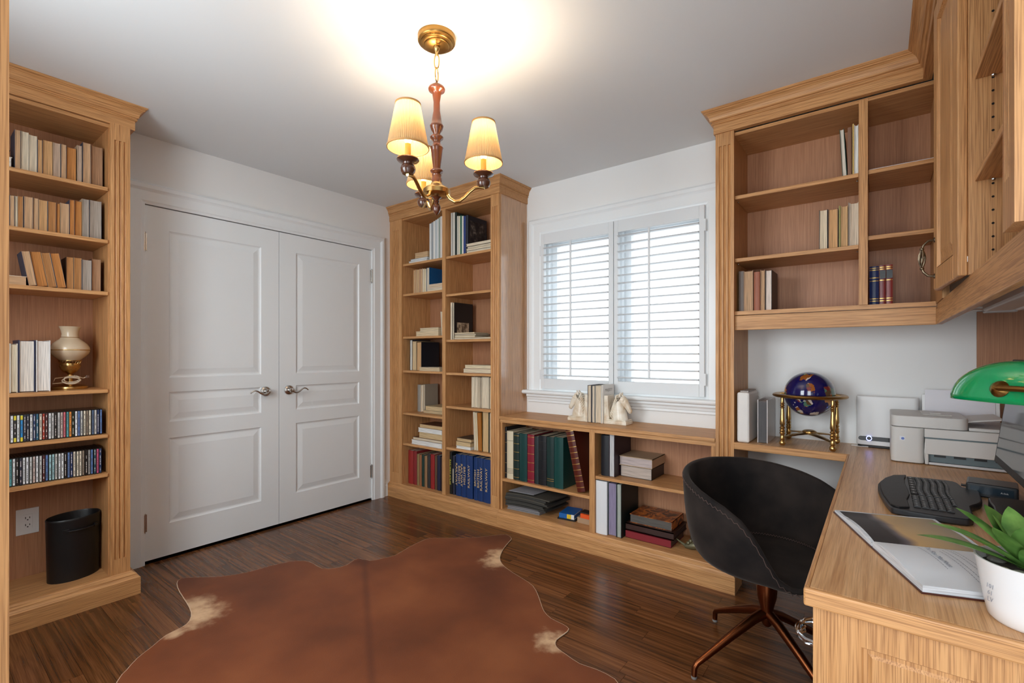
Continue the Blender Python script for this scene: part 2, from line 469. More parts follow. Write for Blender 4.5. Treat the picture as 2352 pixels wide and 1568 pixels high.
# ---- left bookcase (against the left wall, front at x = 0.34)
LX, LY1, LY0 = 0.34, -2.19, -3.05
lb = thing('bookcase', 'tall oak bookcase with a fluted pilaster, left of the closet doors', 'bookcase', (0.17, -2.6, 0))
def P(mb, n, m, t, **k): return mb.build(n, m, t, world=True, **k)
P(MB().box(0.005, LX - 0.02, LY1 - 0.02, LY1, 0, 2.325), 'side_panel', oz, lb)
P(MB().box(0.005, LX - 0.02, LY1 - 0.082, LY1 - 0.064, 0.1, 2.325), 'side_panel', oz, lb)
P(MB().box(0.005, LX - 0.02, LY0, LY0 + 0.08, 0, 2.325), 'side_panel', oz, lb)
P(MB().box(0.005, 0.02, LY0, LY1, 0.1, 2.33), 'back_panel', oback, lb)
P(pilaster(0.078, 0.112, 2.33, 0.19, 2.25, lambda a, o, z: (LX - 0.02 + o, LY1 - 0.078 + a, z)), 'pilaster', oz, lb)
P(pilaster(0.078, 0.112, 2.33, 0.19, 2.25, lambda a, o, z: (LX - 0.02 + o, LY0 + a, z)), 'pilaster', oz, lb)
P(MB().box(0.005, LX - 0.005, LY0, LY1 - 0.07, 0.098, 0.117), 'bottom_shelf', oy, lb)
P(MB().box(0.005, LX - 0.012, LY0, LY1 - 0.07, 2.305, 2.322), 'top_panel', oy, lb)
LSH = [2.012, 1.756, 1.503, 1.028, 0.808, 0.618]
for z in LSH: P(MB().box(0.021, LX - 0.014, LY0 + 0.081, LY1 - 0.083, z - 0.018, z), 'shelf', oy, lb, bevel=0.0015)
P(MB().sweep([(0.328, LY0), (0.328, LY1 + 0.012), (0.0, LY1 + 0.012)], crown_prof(0.052), 1, plan), 'crown', oy, lb)
P(MB().sweep([(LX, LY0), (LX, LY1), (0.021, LY1)], plinth_prof(0.034), 1, plan), 'plinth', oy, lb)
P(MB().box(0.01, LX - 0.02, LY0 + 0.02, LY1 - 0.02, 0, 0.097), 'base_frame', oy, lb)

# ---- corner bookcase (back wall, x 0 .. 1.205, front y = -0.33)
FY = -0.33
bb = thing('bookcase', 'tall oak bookcase in the corner between closet doors and window', 'bookcase', (0.6, -0.17, 0))
P(MB().box(1.186, 1.205, FY + 0.02, -0.002, 0, 2.33), 'side_panel', wood('oak_gable_gloss', 2, rough=0.3, coat=1.0, **{k: v for k, v in OAK.items()}), bb)
P(MB().box(1.126, 1.144, FY + 0.02, -0.012, 0.1, 2.33), 'side_panel', oz, bb)
P(MB().box(0.002, 0.156, FY + 0.02, -0.012, 0, 2.33), 'side_panel', oz, bb)
P(MB().box(0.002, 1.186, -0.012, -0.002, 0.1, 2.33), 'back_panel', oback, bb)
P(MB().box(0.630, 0.666, FY + 0.006, -0.013, 0.117, 2.31), 'divider', oz, bb)
P(pilaster(0.156, 0.112, 2.33, 0.2, 2.24, lambda a, o, z: (a, FY + 0.02 - o, z), n=4, margin=0.035), 'pilaster', oz, bb)
P(pilaster(0.079, 0.112, 2.33, 0.2, 2.24, lambda a, o, z: (1.126 + a, FY + 0.02 - o, z)), 'pilaster', oz, bb)
P(MB().box(0.1, 1.19, FY + 0.005, -0.012, 0.098, 0.117), 'bottom_shelf', ox, bb)
P(MB().box(0.1, 1.19, FY + 0.01, -0.012, 2.312, 2.328), 'top_panel', ox, bb)
BLS = [1.947, 1.697, 1.343, 1.062, 0.712, 0.458]
BRS = [1.948, 1.658, 1.308, 1.056, 0.800, 0.483]
for z in BLS: P(MB().box(0.157, 0.629, FY + 0.012, -0.013, z - 0.018, z), 'shelf', ox, bb, bevel=0.0015)
for z in BRS: P(MB().box(0.667, 1.125, FY + 0.012, -0.013, z - 0.018, z), 'shelf', ox, bb, bevel=0.0015)
P(MB().sweep([(0.001, FY), (1.205, FY), (1.205, -0.001)], crown_prof(0.042), 1, plan), 'crown', ox, bb)
P(MB().prism([(-FY + o, z) for o, z in plinth_prof(0.03)], lambda p, a: (a, -p[0], p[1]), 0.001, 1.205), 'plinth', ox, bb)
P(MB().box(0.01, 1.18, FY + 0.02, -0.01, 0, 0.097), 'base_frame', ox, bb)

# ---- low bookcase under the window (x 1.206 .. 2.64)
lw = thing('bookcase', 'low oak bookcase under the shuttered window', 'bookcase', (1.92, -0.17, 0))
P(MB().box(1.207, 1.222, FY + 0.012, -0.003, 0.1, 0.742), 'side_panel', oz, lw)
P(MB().box(2.615, 2.636, FY + 0.012, -0.003, 0.1, 0.742), 'side_panel', oz, lw)
P(MB().box(1.222, 2.615, -0.013, -0.003, 0.1, 0.742), 'back_panel', oback, lw)
P(MB().box(1.909, 1.945, FY + 0.004, -0.014, 0.117, 0.741), 'divider', oz, lw)
P(MB().box(1.207, 2.638, FY - 0.004, -0.002, 0.745, 0.765), 'top', ox, lw, bevel=0.003)
P(MB().box(1.207, 2.638, FY + 0.006, FY + 0.026, 0.722, 0.744), 'top_rail', ox, lw)
P(MB().box(1.207, 2.638, FY + 0.005, -0.003, 0.098, 0.117), 'bottom_shelf', ox, lw)
P(MB().box(1.223, 1.908, FY + 0.012, -0.014, 0.313, 0.331), 'shelf', ox, lw, bevel=0.0015)
P(MB().box(1.946, 2.614, FY + 0.012, -0.014, 0.444, 0.462), 'shelf', ox, lw, bevel=0.0015)
P(MB().sweep([(1.206, FY), (2.709, FY), (2.709, FY + 0.12)], plinth_prof(0.03), 1, plan), 'plinth', ox, lw)
P(MB().box(1.21, 2.70, FY + 0.02, -0.01, 0, 0.097), 'base_frame', ox, lw)

# ---- open wall shelves right of the window + their tall fluted pilaster
rb = thing('shelf_unit', 'tall oak shelf unit with fluted pilaster and open upper shelves, right of window', 'shelf unit', (2.9, -0.17, 0))
P(pilaster(0.088, 0.118, 2.33, 0.2, 2.26, lambda a, o, z: (2.640 + a, FY + 0.02 - o, z)), 'pilaster', oz, rb)
P(MB().box(2.640, 2.727, FY + 0.02, -0.002, 0.118, 2.33), 'side_panel', oz, rb)
P(MB().box(3.492, 3.508, FY + 0.03, -0.012, 1.40, 2.33), 'side_panel', oz, rb)
P(MB().box(2.727, 3.508, -0.012, -0.002, 1.39, 2.33), 'back_panel', oback, rb)
P(MB().box(3.235, 3.267, FY + 0.012, -0.013, 1.415, 2.312), 'divider', oz, rb)
P(MB().box(2.727, 3.492, FY + 0.025, -0.012, 1.396, 1.415), 'bottom_shelf', ox, rb)
P(MB().box(2.727, 3.492, FY + 0.022, FY + 0.04, 1.32, 1.392), 'bottom_rail', ox, rb, bevel=0.002)
P(MB().box(2.727, 3.492, FY + 0.016, -0.012, 2.302, 2.318), 'top_panel', ox, rb)
for z in (1.999, 1.682): P(MB().box(2.728, 3.234, FY + 0.022, -0.013, z - 0.018, z), 'shelf', ox, rb, bevel=0.0015)
for z in (2.003, 1.715): P(MB().box(3.268, 3.491, FY + 0.022, -0.013, z - 0.018, z), 'shelf', ox, rb, bevel=0.0015)
P(MB().sweep([(2.642, -0.001), (2.642, FY), (3.458, FY)], crown_prof(0.058), 1, plan, post=(-1, 0)), 'crown', ox, rb)
for z in (1.975, 1.658):
    P(MB().sphere((2.735, FY + 0.06, z), 0.004, 8, 6).sphere((3.229, FY + 0.06, z), 0.004, 8, 6), 'shelf_pin', nickel, rb)

# ---- wall cabinet along the right wall
CXF = 3.49
cc = thing('wall_cabinet', 'oak wall cabinet over the desk, one door ajar beside open shelves', 'cabinet', (3.65, -1.1, 1.39))
CE = -1.871
P(MB().box(CXF, XR - 0.012, -1.212, -1.193, 1.405, 2.33), 'divider', oz, cc)
P(MB().box(CXF - 0.02, XR - 0.002, CE, CE + 0.022, 1.40, 2.33), 'end_panel', oz, cc)
P(pilaster(0.065, 1.40, 2.33, 1.48, 2.26, lambda a, o, z: (CXF - o, CE + 0.022 + a, z)), 'pilaster', oz, cc)
P(MB().box(XR - 0.012, XR - 0.002, CE + 0.022, -0.34, 1.39, 2.33), 'back_panel', oback, cc)
P(MB().box(CXF + 0.004, XR - 0.012, CE + 0.022, -0.31, 1.385, 1.404), 'bottom_shelf', oy, cc)
P(MB().box(CXF + 0.001, CXF + 0.02, CE + 0.03, -0.309, 1.32, 1.384), 'bottom_rail', oy, cc, bevel=0.002)
P(MB().box(CXF, XR - 0.012, CE + 0.022, -0.35, 2.302, 2.318), 'top_panel', oy, cc)
P(MB().box(CXF, CXF + 0.02, -0.56, -0.309, 1.405, 2.30), 'face_stile', oz, cc)
for z in (2.185, 1.922, 1.66):
    P(MB().box(CXF + 0.012, XR - 0.013, CE + 0.03, -1.213, z - 0.018, z), 'shelf', oy, cc, bevel=0.0015)
P(MB().sweep([(3.458, FY), (3.458, CE)], crown_prof(0.058), 1, plan, pre=(0, -1)), 'crown', oy, cc)
hm = MB()
for i in range(24): hm.lathe([(0, 0), (0.0028, 0), (0.0028, 0.0006), (0, 0.0006)], (3.535, -1.2125, 1.43 + i * 0.0335), 10, Matrix.Rotation(R(90), 4, 'X'))
tag(P(hm, 'pin_holes', dark_gap, cc), kind='stuff')
for z in (2.166, 1.903, 1.641): P(MB().sphere((3.535, -1.218, z), 0.005, 8, 6), 'shelf_pin', nickel, cc)
def cab_door(w, z0, z1, hinge, ang, far):
    """door in its own frame: hinge at origin, leaf towards +y, front face -x"""
    mb = MB(); s_ = 0.055
    mb.box(0, 0.02, 0, s_, z0, z1).box(0, 0.02, w - s_, w, z0, z1).box(0, 0.02, s_, w - s_, z0, z0 + s_ + 0.01).box(0, 0.02, s_, w - s_, z1 - s_, z1)
    d = mb.build('door', oz, cc, bevel=0.003)
    d.location = (hinge[0] - 3.65, hinge[1] + 1.1, -1.39); d.rotation_euler = (0, 0, R(ang))
    rp = MB(); y0, y1, a, b = s_, w - s_, z0 + s_ + 0.01, z1 - s_
    rings = [(0, 0.0), (0.004, 0.009), (0.012, 0.009), (0.045, 0.002)]
    vs = []; fs = []
    for ins, dd in rings: vs += [(dd, y0+ins, a+ins), (dd, y1-ins, a+ins), (dd, y1-ins, b-ins), (dd, y0+ins, b-ins)]
    for i in range(len(rings) - 1):
        for q in range(4):
            q2 = (q + 1) % 4; fs.append((i*4+q, i*4+q2, i*4+4+q2, i*4+4+q))
    k_ = (len(rings) - 1) * 4; fs.append((k_, k_+1, k_+2, k_+3))
    rp.add(vs, fs).box(0.012, 0.019, y0, y1, a, b).build('panel', oz, d)
    return d
def cage_pull(parent, loc, rot, m, L=0.10):
    """birdcage pull, axis along local z, standing off along -x"""
    mb = MB(); h = L / 2
    for s in (-1, 1):
        for q in (-1, 1):
            mb.tube([(0, q*0.003, s*h), (-0.016, q*0.004, s*(h - 0.002)), (-0.027, q*0.003, s*(h - 0.014)), (-0.031, 0, s*(h - 0.026))], 0.0032, 8)
        mb.sphere((-0.001, 0, s*h), 0.0075, 10, 6, (0.4, 1, 1.1))
        mb.sphere((-0.031, 0, s*(h - 0.026)), 0.006, 10, 6)
    for i in range(6):
        a = 2*math.pi*i/6
        mb.tube([(-0.031 + math.cos(a + 1.2*t)*0.0085*math.sin(math.pi*t), math.sin(a + 1.2*t)*0.0085*math.sin(math.pi*t), (t*2 - 1)*(h - 0.026)) for t in [j/8 for j in range(9)]], 0.0026, 6)
    o = mb.build('handle', m, parent, smooth=True)
    o.location = loc; o.rotation_euler = rot
    return o
d1 = cab_door(0.335, 1.405, 2.30, (3.47, -1.2), 4.2, 0)
cage_pull(d1, (0, 0.315, 1.505), (0, 0, 0), pewter, 0.115)
P(MB().box(3.489, 3.4925, -1.198, -1.192, 1.44, 1.455), 'hinge', nickel, cc)
d2 = cab_door(0.29, 1.43, 2.30, (3.47, -0.862), 0, 0)
# strip light under the cabinet
sl = thing('strip_light', 'white strip light fixed under the oak wall cabinet', 'light', (3.66, -0.75, 1.385))
P(MB().box(3.60, 3.68, -1.15, -0.52, 1.352, 1.384), 'housing', mat('light_housing', (208, 205, 202), 0.4), sl, bevel=0.008)
P(MB().tube([(3.69, -1.14, 1.362), (3.69, -0.53, 1.362)], 0.012, 12), 'tube', mat('frosted_tube', (225, 226, 228), 0.3), sl, smooth=True)
P(MB().box(3.605, 3.69, -0.52, -0.485, 1.347, 1.384), 'end_cap', mat('light_cap', (190, 190, 190), 0.4), sl, bevel=0.004)
P(MB().tube([(3.62, -0.49, 1.36), (3.60, -0.36, 1.37), (3.60, -0.1, 1.378), (3.58, -0.03, 1.36)], 0.004, 8), 'cord', mat('white_cord', (225, 222, 220), 0.5), sl)
# oak panels closing the desk corner
dp = thing('desk_backboard', 'plain brown oak backboard behind the desk corner', 'panel', (3.73, -0.006, 0.755))
P(MB().box(3.645, XR - 0.001, -0.012, -0.002, 0.757, 1.384), 'corner_board', oback, dp)
P(MB().box(XR - 0.012, XR - 0.002, -1.85, -0.013, 0.757, 1.384), 'wall_board', oback, dp)

# ---- L-shaped worktop and drawer pedestal
DZ = 0.755
wt = MB().prism([(2.728, -0.001), (2.728, -0.325), (3.203, -0.325), (3.203, -1.838), (XR - 0.001, -1.838), (XR - 0.001, -0.001)], plan, DZ - 0.034, DZ)
wo_ = wt.build('worktop', wood('oak_worktop', 1, dark=(182, 132, 86), mid=(207, 160, 112), light=(219, 176, 130), rand=0.0, across=85, along=1.8, pores=0.28, rough=0.33))
for bx_, m_ in (((2.728, 3.203, -0.335, -0.325), ox), ((3.193, 3.203, -1.838, -0.335), oy), ((3.193, XR - 0.001, -1.85, -1.838), ox)):
    MB().box(*bx_, DZ - 0.034, DZ).build('edge_band', m_, wo_, bevel=0.004)
tag(wo_, 'L-shaped oak worktop with a narrow return under the open shelves', 'worktop')
pd = thing('desk_pedestal', 'oak drawer pedestal carrying the near end of the worktop', 'cabinet', (3.5, -1.55, 0))
P(MB().box(3.226, XR - 0.003, -1.81, -1.30, 0.0, DZ - 0.035), 'carcass', oz, pd)
ep = MB(); x0, x1, z0, z1 = 3.207, XR - 0.003, 0.0, DZ - 0.035
ep.box(x0, x0 + 0.075, -1.83, -1.811, z0, z1).box(x1 - 0.075, x1, -1.83, -1.811, z0, z1).box(x0 + 0.075, x1 - 0.075, -1.83, -1.811, z1 - 0.055, z1).box(x0 + 0.075, x1 - 0.075, -1.83, -1.811, z0, z0 + 0.1)
P(ep, 'side_frame', oz, pd)
rp = MB(); rings = [(0, -1.83), (0.003, -1.825), (0.010, -1.825), (0.016, -1.829)]
xa, xb, za, zb = x0 + 0.075, x1 - 0.075, z0 + 0.1, z1 - 0.055
vs = []; fs = []
for ins, dd in rings: vs += [(xa+ins, dd, za+ins), (xb-ins, dd, za+ins), (xb-ins, dd, zb-ins), (xa+ins, dd, zb-ins)]
for i in range(3):
    for q in range(4): fs.append((i*4+q, i*4+(q+1)%4, i*4+4+(q+1)%4, i*4+4+q))
fs.append((12, 13, 14, 15))
P(rp.add(vs, fs), 'side_panel', oz, pd)
for a, b in ((0.54, 0.70), (0.30, 0.53), (0.06, 0.29)):
    dr = P(MB().box(3.207, 3.225, -1.808, -1.32, a, b), 'drawer', oy, pd, bevel=0.003)
    cage_pull(dr, (3.207, -1.735, (a + b) / 2), (R(90), 0, 0), chrome, 0.10)

# ---- rear bookcase gable beside the camera
rg = thing('bookcase', 'oak bookcase end panel at the far left edge, nearest the camera', 'bookcase', (2.4, -3.02, 0))
GX = 2.60
P(MB().box(GX - 0.02, GX, -3.195, -2.8362, 0, H - 0.002), 'end_panel', oz, rg)
P(MB().box(2.18, 2.20, -3.195, -2.85, 0, H - 0.002), 'end_panel', oz, rg)
P(MB().box(2.20, GX - 0.02, -3.195, -3.185, 0, H - 0.002), 'back_panel', oback, rg)
for z in (0.10, 0.5, 0.9, 1.3, 1.7, 2.1, 2.4): P(MB().box(2.201, GX - 0.021, -3.184, -2.86, z - 0.02, z), 'shelf', ox, rg)

# ================================================================ BOOKS
def pages_mat(rgb):
    nm = 'pages_%d_%d_%d' % rgb
    if nm in MATS: return MATS[nm]
    m = bpy.data.materials.new(nm); m.use_nodes = True
    nt = m.node_tree; p = nt.nodes['Principled BSDF']
    tc = nt.nodes.new('ShaderNodeTexCoord'); mp = nt.nodes.new('ShaderNodeMapping')
    mp.inputs['Scale'].default_value = (420, 18, 9)
    n = nt.nodes.new('ShaderNodeTexNoise'); n.inputs['Scale'].default_value = 1; n.inputs['Detail'].default_value = 2
    d = tuple(int(v * 0.80) for v in rgb)
    r = ramp_node(nt, [(0.3, d), (0.6, rgb)])
    L = nt.links.new
    L(tc.outputs['Object'], mp.inputs['Vector']); L(mp.outputs[0], n.inputs['Vector']); L(n.outputs['Fac'], r.inputs['Fac']); L(r.outputs[0], p.inputs['Base Color'])
    p.inputs['Roughness'].default_value = 0.8
    MATS[nm] = m
    return m
def cloth(rgb, rough=0.5):
    return mat('cover_%d_%d_%d_%d' % (rgb[0], rgb[1], rgb[2], int(rough * 100)), rgb, rough)
gold = mat('gold_tooling', (206, 170, 96), 0.35, 0.9)
GOLD_INK = mat('gold_ink', (216, 184, 132), 0.5, 0.0)

def book(name, label, group, w, h, d, cover, pages, face, loc, rotz=0, lean=0, t=0.0022, inset=0.003, cat='book', rough=0.5, bands=None, band_m=None, raised=False):
    """upright book; local x across, y into the shelf, z up; face is 'spine' or 'fore'"""
    mb = MB()
    if face == 'spine':
        mb.box(0, t, 0.004, d, 0, h).box(w - t, w, 0.004, d, 0, h)
        n = 6; poly = [(w*i/n, 0.004 - min(0.006, w*0.12)*math.sin(math.pi*i/n)) for i in range(n + 1)]
        poly += [(w, 0.006), (0, 0.006)]
        mb.prism(poly, lambda p, a: (p[0], p[1], a), 0, h)
        py0, py1 = 0.0065, d - inset
    else:
        mb.box(0, t, 0, d, 0, h).box(w - t, w, 0, d, 0, h).box(0, w, d - 0.002, d, 0, h)
        py0, py1 = inset, d - 0.0025
    o = mb.build(name, cloth(cover, rough))
    tag(o, label, cat, group)
    o.location = loc; o.rotation_euler = (0, lean, rotz)
    if lean and rotz: o.rotation_euler = (Matrix.Rotation(rotz, 3, 'Z') @ Matrix.Rotation(lean, 3, 'Y')).to_euler()
    q = MB()
    if face == 'fore' and w > 0.012:
        n = 5; e = min(0.004, w * 0.1)
        poly = [(t*1.05 + (w - 2.1*t)*i/n, py0 + e*math.sin(math.pi*i/n)) for i in range(n + 1)] + [(w - t*1.05, py1), (t*1.05, py1)]
        q.prism(poly, lambda p, a: (p[0], p[1], a), inset*0.6, h - inset)
    else:
        q.box(t*1.05, w - t*1.05, py0, py1, inset * 0.6, h - inset)
    q.build('pages', pages_mat(pages), o)
    if bands:
        for z in bands:
            b = MB(); n = 6; e = min(0.006, w*0.12); th = 0.0035 if raised else 0.0016; ex = 0.0025 if raised else 0.0006
            poly = [(w*i/n, 0.004 - e*math.sin(math.pi*i/n) - ex) for i in range(n + 1)] + [(w, 0.005), (0, 0.005)]
            b.prism(poly, lambda p, a: (p[0], p[1], a), h*z - th, h*z + th).build('spine_band', band_m or gold, o)
    return o
def flat_book(name, label, group, w, d, th, cover, pages, loc, face='fore', rotz=0, cat='book', t=0.002, rough=0.5):
    """book lying flat: local x along its front, y into the shelf, z thickness"""
    mb = MB().box(0, w, 0, d, 0, t).box(0, w, 0, d, th - t, th)
    i = 0.003
    if face == 'fore': mb.box(0, w, d - 0.002, d, 0, th); b = (i, w - i, i, d - 0.003)
    elif face == 'spine': mb.box(0, w, 0, 0.002, 0, th); b = (i, w - i, 0.003, d - i)
    else: mb.box(w - 0.002, w, 0, d, 0, th); b = (i, w - 0.003, i, d - i)
    o = mb.build(name, cloth(cover, rough)); tag(o, label, cat, group)
    o.location = loc; o.rotation_euler = (0, 0, rotz)
    pm_ = pages_mat_flat(pages)
    MB().box(b[0], b[1], b[2], b[3], t*1.05, th - t*1.05).build('pages', pm_, o)
    return o
def pages_mat_flat(rgb):
    nm = 'pages_flat_%d_%d_%d' % rgb
    if nm in MATS: return MATS[nm]
    base = pages_mat(rgb).copy(); base.name = nm
    for n in base.node_tree.nodes:
        if n.type == 'MAPPING': n.inputs['Scale'].default_value = (9, 9, 420)
    MATS[nm] = base
    return base

PAL = {'ta': ((204, 164, 124), 'tan'), 'cr': ((222, 205, 178), 'cream'), 'to': ((208, 160, 108), 'honey-tan'), 'gb': ((196, 168, 145), 'greyish beige'),
       'or': ((192, 126, 62), 'orange-brown'), 'br': ((170, 128, 94), 'brown'), 'ob': ((182, 126, 72), 'amber-brown'), 'gr': ((170, 158, 146), 'grey'), 'wh': ((236, 230, 222), 'white')}
COV = [(196, 170, 140), (150, 60, 40), (60, 70, 90), (200, 180, 150), (90, 60, 40), (120, 100, 80)]
ROWS = {
'L1':[(-2.585,-2.565,0.185,'ta'),(-2.565,-2.539,0.187,'cr'),(-2.539,-2.512,0.18,'cr'),(-2.512,-2.495,0.166,'to'),(-2.495,-2.46,0.173,'to'),(-2.46,-2.434,0.173,'gb'),(-2.434,-2.414,0.173,'ta'),(-2.414,-2.378,0.168,'or'),(-2.376,-2.358,0.189,'gb'),(-2.357,-2.326,0.208,'ta'),(-2.326,-2.28,0.205,'br')],
'L2':[(-2.6,-2.584,0.145,'ta'),(-2.584,-2.575,0.146,'cr'),(-2.575,-2.557,0.149,'ob'),(-2.556,-2.526,0.152,'ta'),(-2.526,-2.507,0.153,'ta'),(-2.507,-2.478,0.15,'to'),(-2.478,-2.449,0.149,'ob'),(-2.449,-2.435,0.147,'or'),(-2.435,-2.404,0.154,'ta'),(-2.404,-2.385,0.175,'or'),(-2.385,-2.358,0.176,'or'),(-2.358,-2.332,0.193,'gr'),(-2.332,-2.286,0.193,'gr')],
'L3':[(-2.541,-2.513,0.153,'ta'),(-2.513,-2.476,0.156,'or'),(-2.476,-2.446,0.157,'ob'),(-2.446,-2.414,0.159,'or'),(-2.414,-2.388,0.156,'ob'),(-2.388,-2.359,0.157,'ob'),(-2.359,-2.323,0.151,'gr'),(-2.323,-2.287,0.161,'br')]}
SHN = {'L1': ('top shelf', 2.012), 'L2': ('second shelf', 1.756), 'L3': ('third shelf', 1.503)}
q = 90 * math.pi / 180
for key, row in ROWS.items():
    nm, z = SHN[key]
    for i, (a0, a1, h, c) in enumerate(row):
        rgb, word = PAL[c]
        lean = 0
        if key == 'L3' and i < 4: lean = R(-9)
        x = 0.27 - (0.006 if i % 3 else 0)
        book('paperback_book', f'{word} page-edged paperback, {ORD[i]} from the left on {nm} of left bookcase', f'paperbacks on the {nm} of the left bookcase',
             a1 - a0 - 0.0012, h, 0.125, COV[(i * 2 + len(key)) % 6] if c != 'cr' else (214, 200, 180), rgb, 'fore', (x, a0, z + 0.0004 + (0.005 if lean else 0)), q, lean, t=0.0009, inset=0.0008)
# small pile at the left end of the top and third shelf
flat_book('paperback_book', 'white-edged book lying at the left end of left bookcase top shelf', 'paperbacks on the top shelf of the left bookcase', 0.075, 0.14, 0.055, (225, 215, 205), (228, 220, 208), (0.275, -2.668, 2.0125), rotz=q)
flat_book('paperback_book', 'small grey-edged book atop the pile on left bookcase top shelf', 'paperbacks on the top shelf of the left bookcase', 0.065, 0.13, 0.03, (70, 60, 52), (205, 196, 182), (0.27, -2.664, 2.068), rotz=q)
flat_book('paperback_book', 'tan book lying flat at the left of left bookcase third shelf', 'paperbacks on the third shelf of the left bookcase', 0.13, 0.11, 0.042, (222, 205, 180), (204, 164, 124), (0.285, -2.678, 1.5035), rotz=q)
for i, (a0, a1, h, cov, pg, wd) in enumerate([(-2.602, -2.577, 0.217, (214, 204, 190), (222, 206, 178), 'cream-edged thick'), (-2.575, -2.522, 0.233, (38, 46, 76), (236, 226, 214), 'navy-covered white-edged thick'), (-2.519, -2.472, 0.233, (226, 224, 222), (238, 230, 222), 'white hardback thick')]):
    book('hardback_book', f'{wd} book, {ORD[i]} from the left beside the oil-style lamp', 'large books beside the lamp on the left bookcase', a1 - a0, h, 0.17, cov, pg, 'fore', (0.285, a0, 1.0285), q, t=0.0035, inset=0.005)

# CDs
cdm_clear = mat('cd_case_black', (20, 20, 22), 0.2)
CD1 = 'W:white;K:black and yellow;W:white;B:blue and yellow;N:navy;N:navy;W:white;D:dark blue;T:teal blue;C:cream;R:rust red;M:maroon;W:white;G:pale grey;K:charcoal;G:grey;P:pinkish grey;R2:pink and red;T2:teal and cream;O:orange;E:dark green;W:white;B2:mid blue;G:pale grey;C:cream;S:grey-brown;C:beige;S2:slate blue;G:pale grey;D:dark blue;B2:blue'
CD2 = 'T2:teal and pink;W:white;K:black;N:navy;W:white;W:white;G:pale grey;P:pinkish beige;W:white;G:pale grey;M:maroon;B2:mid blue;A:pale teal;A:pale cyan;G:pale grey;W:white;W:white;K:charcoal;B2:mid blue;D:dark blue;C:cream;C:cream;C:cream;S:grey-brown;K:charcoal;G2:grey;B2:mid blue;T3:dark teal;PK:pink;D:dark blue'
CDC = {'W': (226, 228, 230), 'K': (40, 38, 38), 'B': (40, 140, 205), 'N': (44, 48, 66), 'D': (48, 66, 104), 'T': (50, 104, 130), 'C': (220, 210, 190), 'R': (170, 62, 46), 'M': (86, 42, 46), 'G': (196, 196, 192), 'P': (196, 174, 166), 'R2': (214, 110, 120), 'T2': (90, 160, 165), 'O': (226, 140, 60), 'E': (26, 48, 36), 'B2': (92, 124, 176), 'S': (140, 124, 108), 'S2': (88, 108, 136), 'A': (160, 200, 206), 'G2': (150, 150, 148), 'T3': (44, 80, 90), 'PK': (200, 90, 130)}
case_mb = MB().box(0, 0.0092, 0, 0.14, 0, 0.124)
cme = bpy.data.meshes.new('cd_case'); cme.from_pydata(case_mb.v, [], case_mb.f); cme.materials.append(cdm_clear); cme.update()
ins_meshes = {}
def insert_mesh(code):
    if code not in ins_meshes:
        m_ = MB().box(0.0012, 0.0080, -0.0006, 0.001, 0.004, 0.120)
        me = bpy.data.meshes.new('spine_card'); me.from_pydata(m_.v, [], m_.f)
        me.materials.append(mat('cd_card_' + code, CDC[code], 0.25, coat=0.4)); me.update(); ins_meshes[code] = me
    return ins_meshes[code]
ink = mat('cd_ink', (60, 58, 60), 0.5); ink_l = mat('cd_ink_light', (215, 210, 205), 0.5); yel = mat('cd_yellow', (226, 208, 60), 0.4)
def spine_print(parent, seed, light):
    rr = random.Random(seed); b = MB(); z = 0.014
    while z < 0.108:
        l_ = rr.uniform(0.002, 0.010); b.box(0.0036, 0.0056, -0.0009, -0.0005, z, z + l_); z += l_ + rr.choice((0.0012, 0.0012, 0.003, 0.016))
    tag(b.build('spine_print', ink_l if light else ink, parent), kind='stuff')
for ri, (spec, y0, y1, z, shelf) in enumerate(((CD1, -2.602, -2.291, 0.808, 'upper CD shelf'), (CD2, -2.606, -2.292, 0.618, 'lower CD shelf'))):
    items = [s_.split(':') for s_ in spec.split(';')]; n = len(items); pitch = (y1 - y0) / n
    for i, (code, wd) in enumerate(items):
        o = bpy.data.objects.new('cd_case', cme); C.objects.link(o)
        tag(o, f'{wd} CD spine, {ORD[i]} from the left on {shelf} of left bookcase', 'cd', f'CDs on the {shelf} of the left bookcase')
        o.location = (0.305 - 0.002 * ((i * 7) % 3), y0 + i * pitch, z + 0.0005); o.rotation_euler = (0, 0, q)
        c_ = bpy.data.objects.new('spine_card', insert_mesh(code)); C.objects.link(c_); c_.parent = o
        spine_print(o, i + 100 * ri, sum(CDC[code]) < 300)
        if wd.endswith('and yellow'):
            MB().box(0.0010, 0.0082, -0.0010, 0, 0.100, 0.119).box(0.0010, 0.0082, -0.0010, 0, 0.004, 0.022).build('yellow_label', yel, o)

# ---- corner bookcase contents
def row_b(rows, z, front, place, group, kind='book', d=0.19, face='fore', t=0.002, name='book', inset=0.003):
    for i, r in enumerate(rows):
        a0, a1, h, cov, pg, wd = r[:6]
        lean = r[6] if len(r) > 6 else 0
        book(name, f'{wd} {kind}, {ORD[i]} from the left, {place}', group, a1 - a0 - 0.001, h, r[7] if len(r) > 7 else d, cov, pg, r[8] if len(r) > 8 else face, (a0, front, z + 0.0005), 0, lean, t=t, inset=inset)
def stack_b(rows, z, front, place, group, kind='book', name='book'):
    zz = z + 0.0005
    for i, (x0, x1, th, d, cov, pg, wd, face) in enumerate(rows):
        flat_book(name, f'{wd} {kind} lying flat, {ORD[i]} from the bottom, {place}', group, x1 - x0, d, th, cov, pg, (x0, front + 0.004 * (i % 3), zz), face)
        zz += th + 0.0004
LC, RC = 'left column of corner bookcase', 'right column of corner bookcase'
WH, CR, GY, TN = (232, 230, 226), (224, 208, 182), (186, 186, 184), (206, 170, 128)
hts = [0.255, 0.258, 0.262, 0.268, 0.275, 0.285, 0.29]
xs = [0.434, 0.457, 0.479, 0.502, 0.525, 0.54, 0.559, 0.588]
